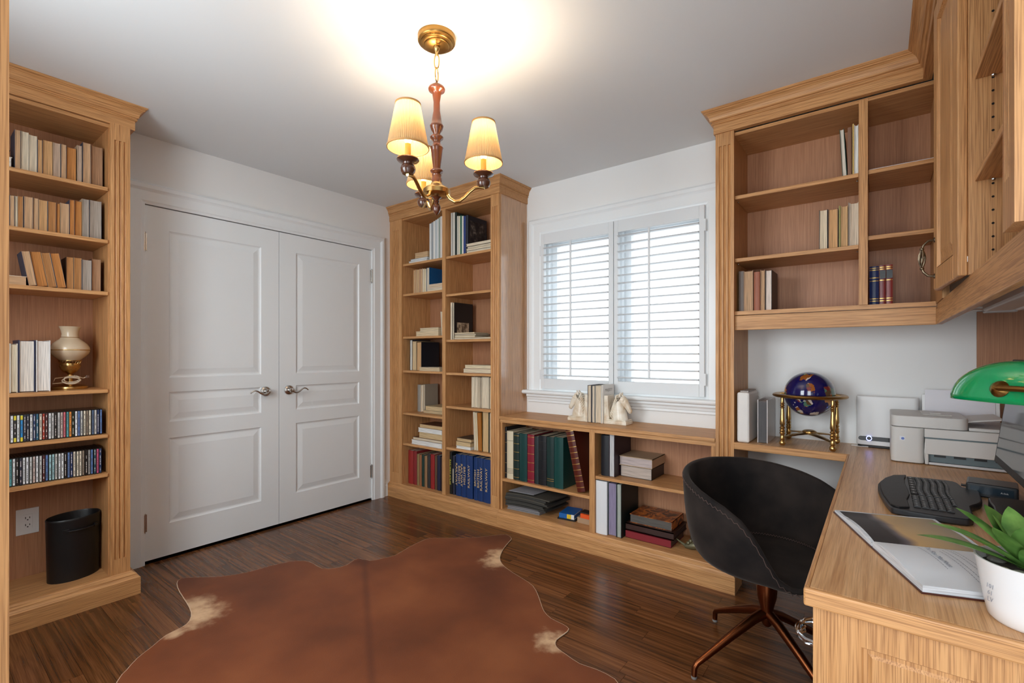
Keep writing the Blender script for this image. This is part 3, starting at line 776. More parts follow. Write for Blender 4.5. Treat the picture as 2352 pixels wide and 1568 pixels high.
row_b([(xs[i], xs[i+1], 0.30 + i*0.006, (c), WH, w_) for i, (c, w_) in enumerate([((215, 215, 212), 'white'), ((150, 156, 160), 'grey'), ((225, 222, 216), 'off-white'), ((190, 196, 198), 'pale grey'), ((226, 226, 224), 'white'), ((150, 160, 150), 'green-grey'), ((225, 216, 208), 'cream')])],
      1.947, -0.28, 'top shelf, ' + LC, 'magazines on the top left shelf of the corner bookcase', 'magazine', d=0.22, face='spine', t=0.001, name='magazine', inset=0.001)
stack_b([(0.208, 0.428, 0.018, 0.2, (210, 212, 214), WH, 'pale grey', 'fore'), (0.225, 0.43, 0.016, 0.2, (120, 130, 140), WH, 'slate', 'fore'), (0.273, 0.43, 0.045, 0.18, (214, 180, 140), TN, 'tan', 'fore')], 1.947, -0.30, 'top shelf, ' + LC, 'flat books on the top left shelf')
row_b([(0.243, 0.272, 0.198, (214, 160, 112), TN, 'orange-tan'), (0.273, 0.324, 0.2, (198, 166, 140), TN, 'tan'), (0.325, 0.353, 0.2, (190, 140, 128), TN, 'pinkish'), (0.354, 0.378, 0.197, (222, 200, 160), CR, 'cream'), (0.378, 0.404, 0.194, (226, 206, 168), CR, 'pale cream'), (0.405, 0.438, 0.2, (22, 82, 132), CR, 'blue-covered')],
      1.697, -0.28, 'second shelf, ' + LC, 'books on the second left shelf of the corner bookcase')
stack_b([(0.440, 0.622, 0.022, 0.14, (205, 190, 178), CR, 'beige', 'fore'), (0.452, 0.622, 0.034, 0.13, (214, 200, 188), (216, 190, 160), 'pinkish', 'fore')], 1.697, -0.305, 'second shelf, ' + LC, 'flat books on the second left shelf')
row_b([(0.578, 0.603, 0.19, (220, 206, 186), CR, 'slim cream leaning', R(-4))], 1.343, -0.28, 'third shelf, ' + LC, 'books on the third left shelf of the corner bookcase')
stack_b([(0.284, 0.551, 0.040, 0.18, (216, 200, 170), (222, 200, 164), 'cream-edged', 'fore'), (0.328, 0.547, 0.026, 0.17, (206, 190, 164), (218, 196, 160), 'thin cream', 'fore')], 1.343, -0.29, 'third shelf, ' + LC, 'flat books on the third left shelf')
row_b([(0.2, 0.232, 0.254, (40, 44, 54), (220, 216, 206), 'grey-edged'), (0.233, 0.283, 0.243, (170, 140, 100), (218, 190, 148), 'tan-edged'), (0.284, 0.343, 0.235, (14, 20, 30), (214, 168, 118), 'black-covered')],
      1.062, -0.28, 'fourth shelf, ' + LC, 'books on the fourth left shelf of the corner bookcase', d=0.2)
stack_b([(0.344, 0.579, 0.030, 0.15, (206, 192, 170), (214, 190, 154), 'cream', 'fore')], 1.062, -0.305, 'fourth shelf, ' + LC, 'flat books on the fourth left shelf')
row_b([(0.199, 0.244, 0.226, (150, 146, 138), (170, 160, 146), 'ragged grey', 0, 0.14, 'spine'), (0.245, 0.279, 0.227, (210, 180, 140), CR, 'tan', 0, 0.14), (0.280, 0.297, 0.231, (146, 136, 120), CR, 'grey-covered', 0, 0.15)],
      0.712, -0.2, 'fifth shelf, ' + LC, 'books on the fifth left shelf of the corner bookcase')
stack_b([(0.318, 0.605, 0.024, 0.2, (150, 130, 100), (206, 180, 140), 'brown', 'fore'), (0.338, 0.600, 0.034, 0.18, (190, 170, 130), (214, 186, 142), 'tan', 'fore')], 0.712, -0.24, 'fifth shelf, ' + LC, 'flat books on the fifth left shelf')
stack_b([(0.242, 0.600, 0.036, 0.2, (226, 226, 224), WH, 'white', 'fore'), (0.254, 0.600, 0.022, 0.2, (120, 80, 50), CR, 'brown-covered', 'fore'), (0.324, 0.605, 0.048, 0.18, (150, 120, 80), (214, 184, 138), 'thick tan', 'fore'), (0.324, 0.600, 0.034, 0.18, (236, 234, 230), WH, 'slim white', 'fore'), (0.336, 0.600, 0.030, 0.17, (110, 70, 46), (210, 176, 128), 'brown', 'fore')],
        0.458, -0.3, 'sixth shelf, ' + LC, 'stacked books on the sixth left shelf')
row_b([(0.176, 0.240, 0.276, (150, 40, 36), CR, 'bright red'), (0.241, 0.283, 0.278, (134, 36, 38), CR, 'dark red'), (0.284, 0.313, 0.257, (140, 116, 76), CR, 'mottled tan'), (0.314, 0.342, 0.255, (150, 96, 62), CR, 'brown'), (0.343, 0.373, 0.259, (28, 54, 46), CR, 'dark green'), (0.376, 0.409, 0.254, (146, 110, 78), CR, 'pale brown'), (0.412, 0.445, 0.273, (52, 50, 50), CR, 'charcoal'), (0.448, 0.495, 0.278, (146, 30, 30), CR, 'red and black'), (0.498, 0.523, 0.274, (96, 70, 50), CR, 'dark tan'), (0.526, 0.560, 0.277, (28, 34, 62), CR, 'navy'), (0.565, 0.62, 0.27, (60, 40, 34), CR, 'dark brown')],
      0.117, -0.28, 'bottom shelf, ' + LC, 'old books on the bottom left shelf of the corner bookcase', face='spine')
# right column
row_b([(0.677, 0.69, 0.342, (214, 212, 206), WH, 'white'), (0.691, 0.702, 0.342, (190, 186, 176), WH, 'grey'), (0.703, 0.72, 0.341, (226, 222, 210), WH, 'off-white'), (0.721, 0.742, 0.338, (30, 44, 40), WH, 'dark green'), (0.743, 0.759, 0.306, (206, 200, 186), WH, 'pale grey'), (0.76, 0.776, 0.303, (226, 216, 190), WH, 'cream'), (0.777, 0.794, 0.304, (60, 110, 90), WH, 'green'), (0.795, 0.811, 0.297, (230, 226, 214), WH, 'bright white'), (0.812, 0.834, 0.293, (40, 60, 120), WH, 'blue and yellow'), (0.835, 0.858, 0.296, (34, 38, 48), WH, 'picture-covered dark')],
      1.948, -0.28, 'top shelf, ' + RC, 'magazines on the top right shelf of the corner bookcase', 'volume', d=0.22, face='spine', t=0.001, name='magazine', inset=0.001)
pc = [o for o in C.objects if o.get('label', '').startswith('picture-covered dark')][0]
pmat = bpy.data.materials.new('photo_cover'); pmat.use_nodes = True
nt = pmat.node_tree; nz = nt.nodes.new('ShaderNodeTexNoise'); nz.inputs['Scale'].default_value = 22; nz.inputs['Detail'].default_value = 5
tcx = nt.nodes.new('ShaderNodeTexCoord'); rr_ = ramp_node(nt, [(0.42, (24, 24, 30)), (0.55, (64, 58, 56)), (0.7, (150, 140, 130))])
nt.links.new(tcx.outputs['Object'], nz.inputs['Vector']); nt.links.new(nz.outputs['Fac'], rr_.inputs['Fac']); nt.links.new(rr_.outputs[0], nt.nodes['Principled BSDF'].inputs['Base Color'])
MB().box(0.0222, 0.0226, 0.02, 0.20, 0.03, 0.26).build('cover_picture', pmat, pc)
stack_b([(0.867, 1.114, 0.018, 0.16, (40, 44, 60), CR, 'dark-covered', 'fore'), (0.862, 1.12, 0.016, 0.17, (214, 196, 160), CR, 'cream', 'fore'), (0.868, 1.115, 0.016, 0.16, (60, 54, 44), CR, 'brown-covered', 'fore'), (0.866, 1.118, 0.018, 0.17, (226, 214, 190), CR, 'pale cream', 'fore')], 1.948, -0.305, 'top shelf, ' + RC, 'flat books on the top right shelf')
row_b([(1.088, 1.118, 0.196, (220, 204, 176), CR, 'cream')], 1.658, -0.27, 'second shelf, ' + RC, 'books on the second right shelf of the corner bookcase')
row_b([(0.677, 0.697, 0.29, (222, 210, 190), CR, 'cream'), (0.699, 0.718, 0.288, (24, 22, 24), CR, 'black-covered')], 1.308, -0.28, 'third shelf, ' + RC, 'books on the third right shelf of the corner bookcase', d=0.21)
bk = [o for o in C.objects if o.get('label', '') == 'black-covered book, second from the left, third shelf, ' + RC][0]
pm2 = bpy.data.materials.new('etching_print'); pm2.use_nodes = True
nt = pm2.node_tree; nz = nt.nodes.new('ShaderNodeTexNoise'); nz.inputs['Scale'].default_value = 30; nz.inputs['Detail'].default_value = 6
tcx = nt.nodes.new('ShaderNodeTexCoord'); rr_ = ramp_node(nt, [(0.4, (96, 76, 56)), (0.58, (198, 176, 148))])
nt.links.new(tcx.outputs['Object'], nz.inputs['Vector']); nt.links.new(nz.outputs['Fac'], rr_.inputs['Fac']); nt.links.new(rr_.outputs[0], nt.nodes['Principled BSDF'].inputs['Base Color'])
MB().box(0.0179, 0.0185, 0.03, 0.165, 0.02, 0.135).build('cover_picture', pm2, bk)
stack_b([(0.738, 1.11, 0.014, 0.17, (110, 84, 54), CR, 'brown', 'fore'), (0.738, 0.95, 0.014, 0.16, (204, 180, 130), CR, 'cream', 'fore'), (0.735, 0.955, 0.012, 0.16, (90, 66, 44), CR, 'dark tan', 'fore'), (0.742, 0.95, 0.010, 0.16, (196, 172, 130), CR, 'thin cream', 'fore')], 1.308, -0.305, 'third shelf, ' + RC, 'flat books on the third right shelf')
stack_b([(0.819, 1.1, 0.034, 0.18, (120, 60, 50), (222, 204, 174), 'red-brown', 'fore'), (0.832, 1.1, 0.026, 0.17, (206, 190, 160), (224, 206, 172), 'cream', 'fore')], 1.056, -0.29, 'fourth shelf, ' + RC, 'flat books on the fourth right shelf')
row_b([(0.897, 0.928, 0.229, (226, 214, 190), CR, 'cream'), (0.93, 0.961, 0.23, (214, 200, 176), CR, 'beige'), (0.964, 0.98, 0.228, (200, 184, 156), CR, 'slim tan'), (0.982, 0.998, 0.228, (110, 92, 74), CR, 'slim brown'), (1.0, 1.068, 0.232, (220, 206, 182), CR, 'thick cream'), (1.072, 1.12, 0.228, (130, 112, 92), CR, 'brown-covered')],
      0.800, -0.28, 'fifth shelf, ' + RC, 'books on the fifth right shelf of the corner bookcase')
row_b([(0.925, 0.946, 0.285, (216, 200, 170), CR, 'leaning cream', R(-3)), (0.947, 0.964, 0.282, (226, 206, 160), CR, 'slim cream', R(-3)), (0.965, 1.0, 0.283, (176, 108, 34), (176, 108, 34), 'ochre-covered', R(-2)), (1.006, 1.066, 0.297, (40, 62, 54), (214, 178, 128), 'green-covered tan-edged'), (1.072, 1.12, 0.29, (120, 100, 80), CR, 'brown')],
      0.483, -0.28, 'sixth shelf, ' + RC, 'books on the sixth right shelf of the corner bookcase')
stack_b([(0.755, 0.905, 0.022, 0.17, (226, 220, 206), WH, 'white', 'fore'), (0.749, 0.90, 0.030, 0.17, (190, 160, 120), (216, 186, 140), 'tan', 'fore'), (0.755, 0.905, 0.026, 0.17, (70, 56, 44), (210, 178, 132), 'dark-covered', 'fore')], 0.483, -0.30, 'sixth shelf, ' + RC, 'flat books on the sixth right shelf')
# railway volumes on the bottom right
blue = (20, 52, 104)
R7 = [(0.669, 0.694, 0.325, (24, 28, 28), 'RAILWAY ATLAS'), (0.700, 0.728, 0.298, (36, 42, 60), ''), (0.736, 0.789, 0.316, blue, 'BRITISH\nRAILWAY'), (0.791, 0.843, 0.318, blue, 'BRITISH\nRAILWAY'), (0.845, 0.911, 0.321, blue, 'RAILWAY'), (0.922, 0.961, 0.316, blue, 'BRITISH'), (0.963, 1.011, 0.317, blue, 'BRITISH\nRAILWAY'), (1.013, 1.09, 0.315, blue, 'RAILWAY')]
W7 = ['slim black book with yellow spine lettering', 'dark navy binder with a small white spine label', 'royal blue gold-lettered volume nearest the navy binder', 'second royal blue gold-lettered volume from the navy binder', 'third royal blue gold-lettered volume from the navy binder', 'fourth royal blue gold-lettered volume, narrowest one', 'fifth royal blue gold-lettered volume from the navy binder', 'royal blue gold-lettered volume nearest the pilaster']
yel_t = mat('yellow_ink', (226, 214, 80), 0.5)
for i, (a0, a1, h, c, tx) in enumerate(R7):
    o = book('book', W7[i] + ', bottom right of corner bookcase', 'bound volumes on the bottom right shelf', a1 - a0 - 0.001, h, 0.23, c, CR, 'spine', (a0, -0.285, 0.1175), rough=0.42)
    w = a1 - a0
    if i == 1: MB().box(w*0.3, w*0.62, -0.0035, -0.0028, 0.09, 0.20).build('spine_label', mat('paper_label', (214, 204, 180), 0.7), o)
    elif tx:
        down = i in (0, 2, 3)
        text('lettering', tx, (0.029 if i != 5 else 0.026) if i else 0.02, yel_t if i == 0 else GOLD_INK, o, (w/2, -0.0042 if i else -0.0036, 0.165 if i else 0.17), (R(90), R(90) if down else R(-90), 0), sx=1.38 if i else 1.3)
# ---- low bookcase: leather volumes, leaning book, folders, boxes
dg, tg, kk = (22, 42, 38), (14, 58, 56), (22, 24, 28)
WLV = [(1.2245, 1.241, 0.355, (26, 26, 30), 'black gold-banded book at the left end', [.1, .3, .5, .7, .9]), (1.243, 1.299, 0.331, (214, 200, 172), 'cream book with fine spine lines', [.12, .15, .18, .21, .8]), (1.302, 1.350, 0.321, dg, 'dark green book with five gold bands', [.06, .24, .42, .6, .78, .95]), (1.352, 1.418, 0.325, tg, 'plain deep teal book, left of the crimson one', []), (1.42, 1.477, 0.325, (128, 26, 42), 'crimson book with gold bands', [.06, .24, .42, .6, .78, .95]), (1.479, 1.512, 0.317, (36, 46, 48), 'slate grey book, right of the crimson one', []), (1.513, 1.575, 0.326, kk, 'black book with raised spine bands', [.1, .3, .5, .7, .88]), (1.577, 1.633, 0.325, (18, 46, 44), 'dark bottle-green book beside the black banded one', [.12, .16]), (1.634, 1.704, 0.33, (12, 64, 60), 'deep teal book at the right end of the upright row', [])]
for i, (a0, a1, h, c, wd, bands) in enumerate(WLV):
    book('leather_book', wd + ', low bookcase', 'leather volumes in the low bookcase', a1 - a0 - 0.0015, h, 0.235, c, (206, 190, 160), 'spine', (a0, -0.295, 0.3315), rough=0.36, bands=bands,
         band_m=(mat('raised_black', kk, 0.4) if 'raised' in wd else (mat('grey_line', (130, 120, 100), 0.6) if 'cream' in wd else gold)), raised='raised' in wd)
book('leather_book', 'brown leather book leaning against the divider of the low bookcase', 'leather volumes in the low bookcase', 0.055, 0.40, 0.24, (86, 32, 22), (190, 160, 120), 'spine', (1.8105, -0.30, 0.334), 0, R(-13), rough=0.3, bands=[.07, .16, .25, .34, .43, .52, .61, .70, .79, .88, .95])
# pile of dark grey folders
fd = thing('folder_pile', 'sagging pile of dark grey folders at the left of low bookcase', 'folders', (1.4, -0.16, 0.118))
rgf = random.Random(5)
def sheet(x0, x1, y0, y1, z, th, skew, sag, m, n=8):
    mb = MB(); vs = []; fs = []
    for i in range(n + 1):
        t_ = i / n
        for y_ in (y0, y1):
            for k_ in (0, 1):
                vs.append((x0 + (x1 - x0)*t_ + (skew if y_ == y1 else 0), y_ + 0.02*t_*(1 if y_ == y0 else 1) - 0.01, z + th*k_ + sag*math.sin(t_*1.5) * (1 - t_) * 2))
    for i in range(n):
        a = i*4; b = a + 4
        fs += [(a, b, b+2, a+2), (a+1, a+3, b+3, b+1), (a, a+1, b+1, b), (a+2, b+2, b+3, a+3)]
    fs += [(0, 2, 3, 1), (n*4, n*4+1, n*4+3, n*4+2)]
    return mb.add(vs, fs)
fold_m = [mat('folder_grey', (74, 70, 62), 0.7), mat('folder_dark', (52, 50, 46), 0.7), mat('folder_pale', (128, 126, 128), 0.6)]
z = 0.1185
for i in range(11):
    th = (0.008, 0.012, 0.007, 0.010)[i % 4]
    low = i < 3
    P(sheet(1.235 + (0.006 if low else 0) + rgf.uniform(0, 0.01), (1.50 if low else 1.54 + 0.004*i) + rgf.uniform(-0.02, 0.015), -0.30 + rgf.uniform(0, 0.02), -0.04, z, th, 0.02, 0.0 if low else 0.012, fold_m[2] if low else fold_m[(i * 2) % 2 if i % 3 else 1]), 'folder', fold_m[2] if low else fold_m[i % 2], fd)
    z += th + 0.0012
P(sheet(1.26, 1.46, -0.285, -0.1, z + 0.014, 0.002, 0.02, 0.0, fold_m[2]), 'paper_sheet', mat('pale_paper', (170, 170, 175), 0.5), fd)
bx = thing('blue_box', 'small blue and yellow carton beside the folder pile', 'box', (1.66, -0.16, 0.1175), R(8))
MB().box(-0.03, 0.075, -0.08, 0.07, 0.010, 0.040).build('carton', mat('carton_blue', (24, 96, 168), 0.45), bx)
MB().box(0.025, 0.055, -0.0808, -0.0800, 0.011, 0.039).build('yellow_patch', mat('carton_yellow', (226, 190, 40), 0.45), bx)
MB().box(0.055, 0.0755, -0.0808, -0.0800, 0.010, 0.0402).box(0.0750, 0.0756, -0.08, 0.03, 0.010, 0.0145).box(0.0750, 0.0756, -0.08, 0.03, 0.036, 0.0402).build('white_edge', mat('carton_white', (226, 226, 224), 0.5), bx)
MB().box(-0.04, 0.085, -0.085, 0.08, 0.0, 0.0095).build('tray', black_pl, bx)
ob = thing('index_box', 'small beige card box with an orange sleeve by the divider', 'box', (1.86, -0.2, 0.118))
MB().box(-0.09, 0.04, -0.03, 0.05, 0.0, 0.035).build('box_body', mat('card_beige', (170, 140, 110), 0.7), ob)
MB().box(-0.065, 0.044, -0.034, 0.054, 0.0355, 0.062).build('orange_sleeve', mat('card_orange', (230, 88, 30), 0.5), ob)
MB().box(-0.075, 0.03, -0.02, 0.04, 0.0625, 0.068).build('lid', mat('card_dark', (44, 36, 30), 0.6), ob)
tag(MB().box(1.69, 1.755, -0.19, -0.165, 0.1172, 0.121).box(1.695, 1.758, -0.155, -0.14, 0.1172, 0.121).build('paper_strips', mat('pale_paper', (170, 170, 175), 0.5)), 'two pale paper strips lying beside the beige card box', 'paper')
# right half
book('binder', 'black binder, upper right compartment of the low bookcase', 'albums in the low bookcase', 0.052, 0.245, 0.23, (24, 26, 32), (60, 60, 66), 'spine', (1.966, -0.285, 0.4625), rough=0.45)
book('binder', 'grey-white spined album with plum cover beside the black binder', 'albums in the low bookcase', 0.037, 0.255, 0.23, (44, 26, 38), (206, 204, 204), 'fore', (2.0195, -0.285, 0.4625), t=0.004)
flat_book('photo_album', 'thick album of warped pages, lower of two flat albums', 'flat albums in the low bookcase', 0.195, 0.2, 0.066, (52, 42, 40), (196, 180, 168), (2.064, -0.222, 0.4625), 'side')
flat_book('photo_album', 'tan-covered album with lilac pages, upper of two flat albums', 'flat albums in the low bookcase', 0.205, 0.205, 0.056, (178, 152, 122), (198, 182, 178), (2.0585, -0.225, 0.5292), 'side', t=0.004)
o = book('binder', 'white box binder standing on the bottom of the low bookcase', 'albums in the low bookcase', 0.073, 0.318, 0.24, (226, 226, 228), (226, 226, 228), 'spine', (1.9465, -0.315, 0.1175))
book('binder', 'binder with lilac page edges beside the white box binder', 'albums in the low bookcase', 0.056, 0.312, 0.24, (32, 52, 52), (150, 138, 166), 'fore', (2.0205, -0.30, 0.1175), t=0.004)
book('binder', 'dark green binder with pale sage page edges', 'albums in the low bookcase', 0.032, 0.314, 0.24, (20, 32, 30), (176, 182, 172), 'fore', (2.0775, -0.305, 0.1175), t=0.004)
flat_book('photo_album', 'worn red spined album at the bottom of the album stack', 'old albums stacked in the low bookcase', 0.27, 0.225, 0.042, (128, 26, 36), (104, 76, 60), (2.118, -0.268, 0.1175), 'spine', rough=0.6)
flat_book('photo_album', 'dark brown leather album in the middle of the album stack', 'old albums stacked in the low bookcase', 0.285, 0.225, 0.042, (54, 30, 24), (64, 40, 32), (2.116, -0.262, 0.1600), 'spine', rough=0.4, t=0.006)
mb_m = bpy.data.materials.new('marbled_cover'); mb_m.use_nodes = True
nt = mb_m.node_tree; vz = nt.nodes.new('ShaderNodeTexVoronoi'); vz.inputs['Scale'].default_value = 9; nz = nt.nodes.new('ShaderNodeTexNoise'); nz.inputs['Scale'].default_value = 14; nz.inputs['Detail'].default_value = 6; nz.inputs['Distortion'].default_value = 1.5
tcx = nt.nodes.new('ShaderNodeTexCoord'); rr_ = ramp_node(nt, [(0.36, (58, 26, 18)), (0.47, (120, 62, 34)), (0.55, (204, 116, 46)), (0.66, (110, 50, 34))])
nt.links.new(tcx.outputs['Object'], nz.inputs['Vector']); nt.links.new(nz.outputs['Fac'], rr_.inputs['Fac']); nt.links.new(rr_.outputs[0], nt.nodes['Principled BSDF'].inputs['Base Color'])
nt.nodes['Principled BSDF'].inputs['Roughness'].default_value = 0.35
o = flat_book('photo_album', 'marbled orange-brown album on top of the album stack', 'old albums stacked in the low bookcase', 0.25, 0.2, 0.05, (190, 170, 150), (96, 90, 84), (2.135, -0.245, 0.2032), 'spine2', t=0.003)
o.data.materials[0] = mb_m
# ornate frame and figurine
fr = thing('ornate_picture', 'ornate dark arched photo frame behind the chair back', 'picture', (2.515, -0.15, 0.1175), R(-6))
arch = [(-0.05, 0), (0.05, 0), (0.05, 0.15)] + [(0.05*math.cos(a), 0.15 + 0.05*math.sin(a)) for a in [math.pi*i/10 for i in range(1, 10)]] + [(-0.05, 0.15)]
MB().prism(arch, lambda p, a: (p[0], a, p[1]), 0.0, 0.015).build('backing', mat('frame_lilac', (146, 128, 140), 0.6), fr)
orn = MB(); ring = [(x_, z_) for x_, z_ in arch]
for i in range(len(ring)):
    a, b = ring[i], ring[(i + 1) % len(ring)]; n_ = max(2, int(math.hypot(b[0]-a[0], b[1]-a[1]) / 0.01))
    for j in range(n_):
        t_ = j / n_; orn.sphere((a[0] + (b[0]-a[0])*t_, -0.004, max(0.0105, a[1] + (b[1]-a[1])*t_)), 0.0075 + 0.0015*((i + j) % 2), 6, 4)
orn.build('ornate_border', mat('aged_bronze', (62, 54, 44), 0.5, 0.5), fr, smooth=True)
fg = MB()
fg.tube([(0, 0, 0.012), (0.03, 0, 0.02), (0.06, 0.005, 0.028), (0.10, 0.01, 0.03)], [0.012, 0.02, 0.022, 0.014], 10)
fg.tube([(0.0, 0, 0.014), (-0.03, -0.01, 0.035), (-0.045, -0.012, 0.045)], [0.009, 0.005, 0.002], 8)
for i in range(9): fg.sphere((0.02 + 0.011*i, -0.012 + 0.006*(i % 3), 0.036 + 0.012*(i % 2)), 0.011, 7, 5)
fgo = fg.build('figurine', mat('mossy_bronze', (104, 98, 72), 0.45, 0.4, bump=(120, 0.6)), smooth=True); fgo.location = (2.45, -0.215, 0.118)
tag(fgo, 'small mossy green sculpted figurine in front of the ornate frame', 'figurine')
# ---- right shelf unit books
RU = 'of the right shelf unit'
def rrow(rows, z, place, group, front=-0.27, d=0.17):
    for i, r in enumerate(rows):
        a0, a1, h, cov, pg, wd, face = r[:7]
        book('book', f'{wd} book, {ORD[i]} from the left, {place} {RU}', group, a1 - a0 - 0.0008, h, d, cov, pg, face, (a0, front, z + 0.0005), 0, r[7] if len(r) > 7 else 0, bands=r[8] if len(r) > 8 else None, t=0.002 if a1 - a0 > 0.01 else 0.0012)
rrow([(3.174, 3.192, 0.225, (30, 62, 48), (226, 214, 196), 'dark green cream-edged', 'fore', R(-3)), (3.193, 3.209, 0.226, (128, 92, 70), (180, 140, 110), 'slim brown', 'spine'), (3.211, 3.217, 0.238, (214, 180, 110), CR, 'thin yellow', 'spine'), (3.218, 3.2335, 0.229, (226, 216, 200), WH, 'white-edged', 'fore')], 1.999, 'top shelf', 'books on the top shelf of the right shelf unit')
rrow([(3.084, 3.118, 0.188, (56, 40, 36), (226, 206, 176), 'dark-covered cream-edged', 'fore'), (3.12, 3.158, 0.185, (96, 70, 50), (214, 164, 112), 'tan-edged', 'fore'), (3.16, 3.167, 0.195, (150, 140, 80), CR, 'thin olive', 'spine'), (3.168, 3.194, 0.191, (190, 150, 100), (206, 164, 116), 'honey-edged', 'fore'), (3.195, 3.2005, 0.203, (140, 120, 104), CR, 'thin grey', 'spine'), (3.201, 3.2335, 0.198, (222, 206, 184), (214, 194, 170), 'beige', 'fore')], 1.682, 'middle shelf', 'books on the middle shelf of the right shelf unit')
rrow([(2.737, 2.76, 0.206, (120, 108, 100), (150, 130, 112), 'grey', 'spine'), (2.761, 2.804, 0.205, (170, 134, 104), (196, 158, 122), 'thick tan', 'fore'), (2.807, 2.835, 0.195, (150, 84, 56), (180, 120, 80), 'red-brown', 'spine'), (2.838, 2.857, 0.202, (180, 140, 104), (196, 156, 118), 'slim tan', 'fore'), (2.86, 2.888, 0.199, (70, 56, 50), (232, 214, 200), 'white-edged dark', 'fore')], 1.415, 'bottom shelf', 'books on the bottom shelf of the right shelf unit')
for i, (a0, a1, h, c, wd) in enumerate([(3.272, 3.306, 0.171, (18, 36, 84), 'navy blue leather book'), (3.308, 3.33, 0.173, (112, 34, 36), 'dark red leather book'), (3.331, 3.354, 0.173, (124, 42, 38), 'red leather book')]):
    o = book('book', wd + (', nearest the shelf divider' if i == 0 else (', between navy and red ones' if i == 1 else ', nearest the cabinet door')) + ' of the wall shelves', 'leather books on the wall shelves', a1 - a0 - 0.001, h, 0.12, c, CR, 'spine', (a0, -0.265, 1.4155), bands=[.1, .16, .62, .7, .9, .95], rough=0.35)
    if i: w = a1 - a0; MB().box(0.0005, w - 0.0015, -0.0012, 0.004, h*0.66, h*0.87).build('title_panel', mat('title_black', (20, 20, 22), 0.4), o)
tag(MB().box(3.272, 3.488, -0.285, -0.06, 2.0035, 2.0115).build('document_sleeve', mat('white_sleeve', (220, 222, 226), 0.4)), 'flat white document sleeve on the small upper shelf', 'document')

# ================================================================ CHANDELIER
wood_red = mat('chandelier_wood', (112, 58, 30), 0.28, coat=0.5)
shade_m = bpy.data.materials.new('pleated_shade'); shade_m.use_nodes = True
nt = shade_m.node_tree; nt.nodes.clear()
o_ = nt.nodes.new('ShaderNodeOutputMaterial'); mx = nt.nodes.new('ShaderNodeMixShader'); mx.inputs[0].default_value = 0.55
df = nt.nodes.new('ShaderNodeBsdfDiffuse'); df.inputs[0].default_value = lin((226, 196, 150))
tl = nt.nodes.new('ShaderNodeBsdfTranslucent'); tl.inputs[0].default_value = lin((252, 214, 156))
tcs = nt.nodes.new('ShaderNodeTexCoord'); gr = nt.nodes.new('ShaderNodeTexGradient'); gr.gradient_type = 'RADIAL'; nt.links.new(tcs.outputs['Object'], gr.inputs[0])
mu = nt.nodes.new('ShaderNodeMath'); mu.operation = 'MULTIPLY'; mu.inputs[1].default_value = 75; nt.links.new(gr.outputs['Fac'], mu.inputs[0])
ns = nt.nodes.new('ShaderNodeTexNoise'); ns.noise_dimensions = '1D'; ns.inputs['Detail'].default_value = 2; nt.links.new(mu.outputs[0], ns.inputs['W'])
rs = ramp_node(nt, [(0.35, (54, 36, 20)), (0.5, (90, 74, 52)), (0.65, (108, 94, 70))]); nt.links.new(ns.outputs['Fac'], rs.inputs['Fac']); nt.links.new(rs.outputs[0], tl.inputs[0])
nt.links.new(df.outputs[0], mx.inputs[1]); nt.links.new(tl.outputs[0], mx.inputs[2]); nt.links.new(mx.outputs[0], o_.inputs[0])
CHX, CHY = 1.935, -1.612
ch = thing('chandelier', 'brass and turned wood chandelier with three pleated shades', 'chandelier', (CHX, CHY, 0))
def PC(mb, n, m, parent=None, **k): return mb.build(n, m, parent or ch, **k)
PC(MB().lathe([(0, 2.402), (0.046, 2.402), (0.049, 2.404), (0.049, 2.407), (0.059, 2.409), (0.062, 2.411), (0.062, 2.415), (0.071, 2.418), (0.0735, 2.422), (0.0735, 2.4395), (0, 2.4395)], n=48), 'canopy', brass_old, smooth=True)
PC(MB().lathe([(0, 2.366), (0.004, 2.368), (0.005, 2.380), (0.008, 2.388), (0.012, 2.394), (0.012, 2.4015), (0, 2.4025)], n=16), 'loop_nut', brass, smooth=True)
def link(cz, hh, ww, rot):
    pts = [(ww*math.sin(a), 0, cz + hh*math.cos(a)) for a in [2*math.pi*i/16 for i in range(17)]]
    M = Matrix.Rotation(rot, 4, 'Z')
    return MB().tube([M @ Vector(p) for p in pts], 0.0025, 8, cap=False)
PC(link(2.345, 0.030, 0.010, 0.4), 'chain_link', brass, smooth=True)
PC(link(2.293, 0.027, 0.012, 1.9), 'chain_link', brass, smooth=True)
PC(MB().lathe([(0, 1.868), (0.020, 1.868), (0.020, 1.885), (0.016, 1.890), (0.019, 1.900), (0.014, 1.905), (0.024, 1.911), (0.0255, 1.915), (0.022, 1.920), (0.015, 1.923), (0.0155, 1.935), (0.019, 1.962), (0.022, 1.990), (0.0235, 2.002), (0.026, 2.006), (0.021, 2.012), (0.013, 2.026), (0.016, 2.034), (0.025, 2.042), (0.026, 2.048), (0.022, 2.052), (0.012, 2.056), (0.014, 2.064), (0.022, 2.076), (0.025, 2.086), (0.0265, 2.092), (0.022, 2.098), (0.019, 2.115), (0.013, 2.150), (0.0125, 2.185), (0.017, 2.215), (0.020, 2.224), (0.031, 2.229), (0.033, 2.236), (0.030, 2.243), (0.018, 2.252), (0.006, 2.258), (0.004, 2.268), (0, 2.269)], n=28), 'spindle', wood_red, smooth=True, angle=60)
PC(MB().lathe([(0, 1.812), (0.020, 1.812), (0.046, 1.818), (0.053, 1.824), (0.053, 1.840), (0.046, 1.848), (0.030, 1.856), (0.024, 1.862), (0.022, 1.868), (0, 1.869)], n=32), 'hub', brass, smooth=True)
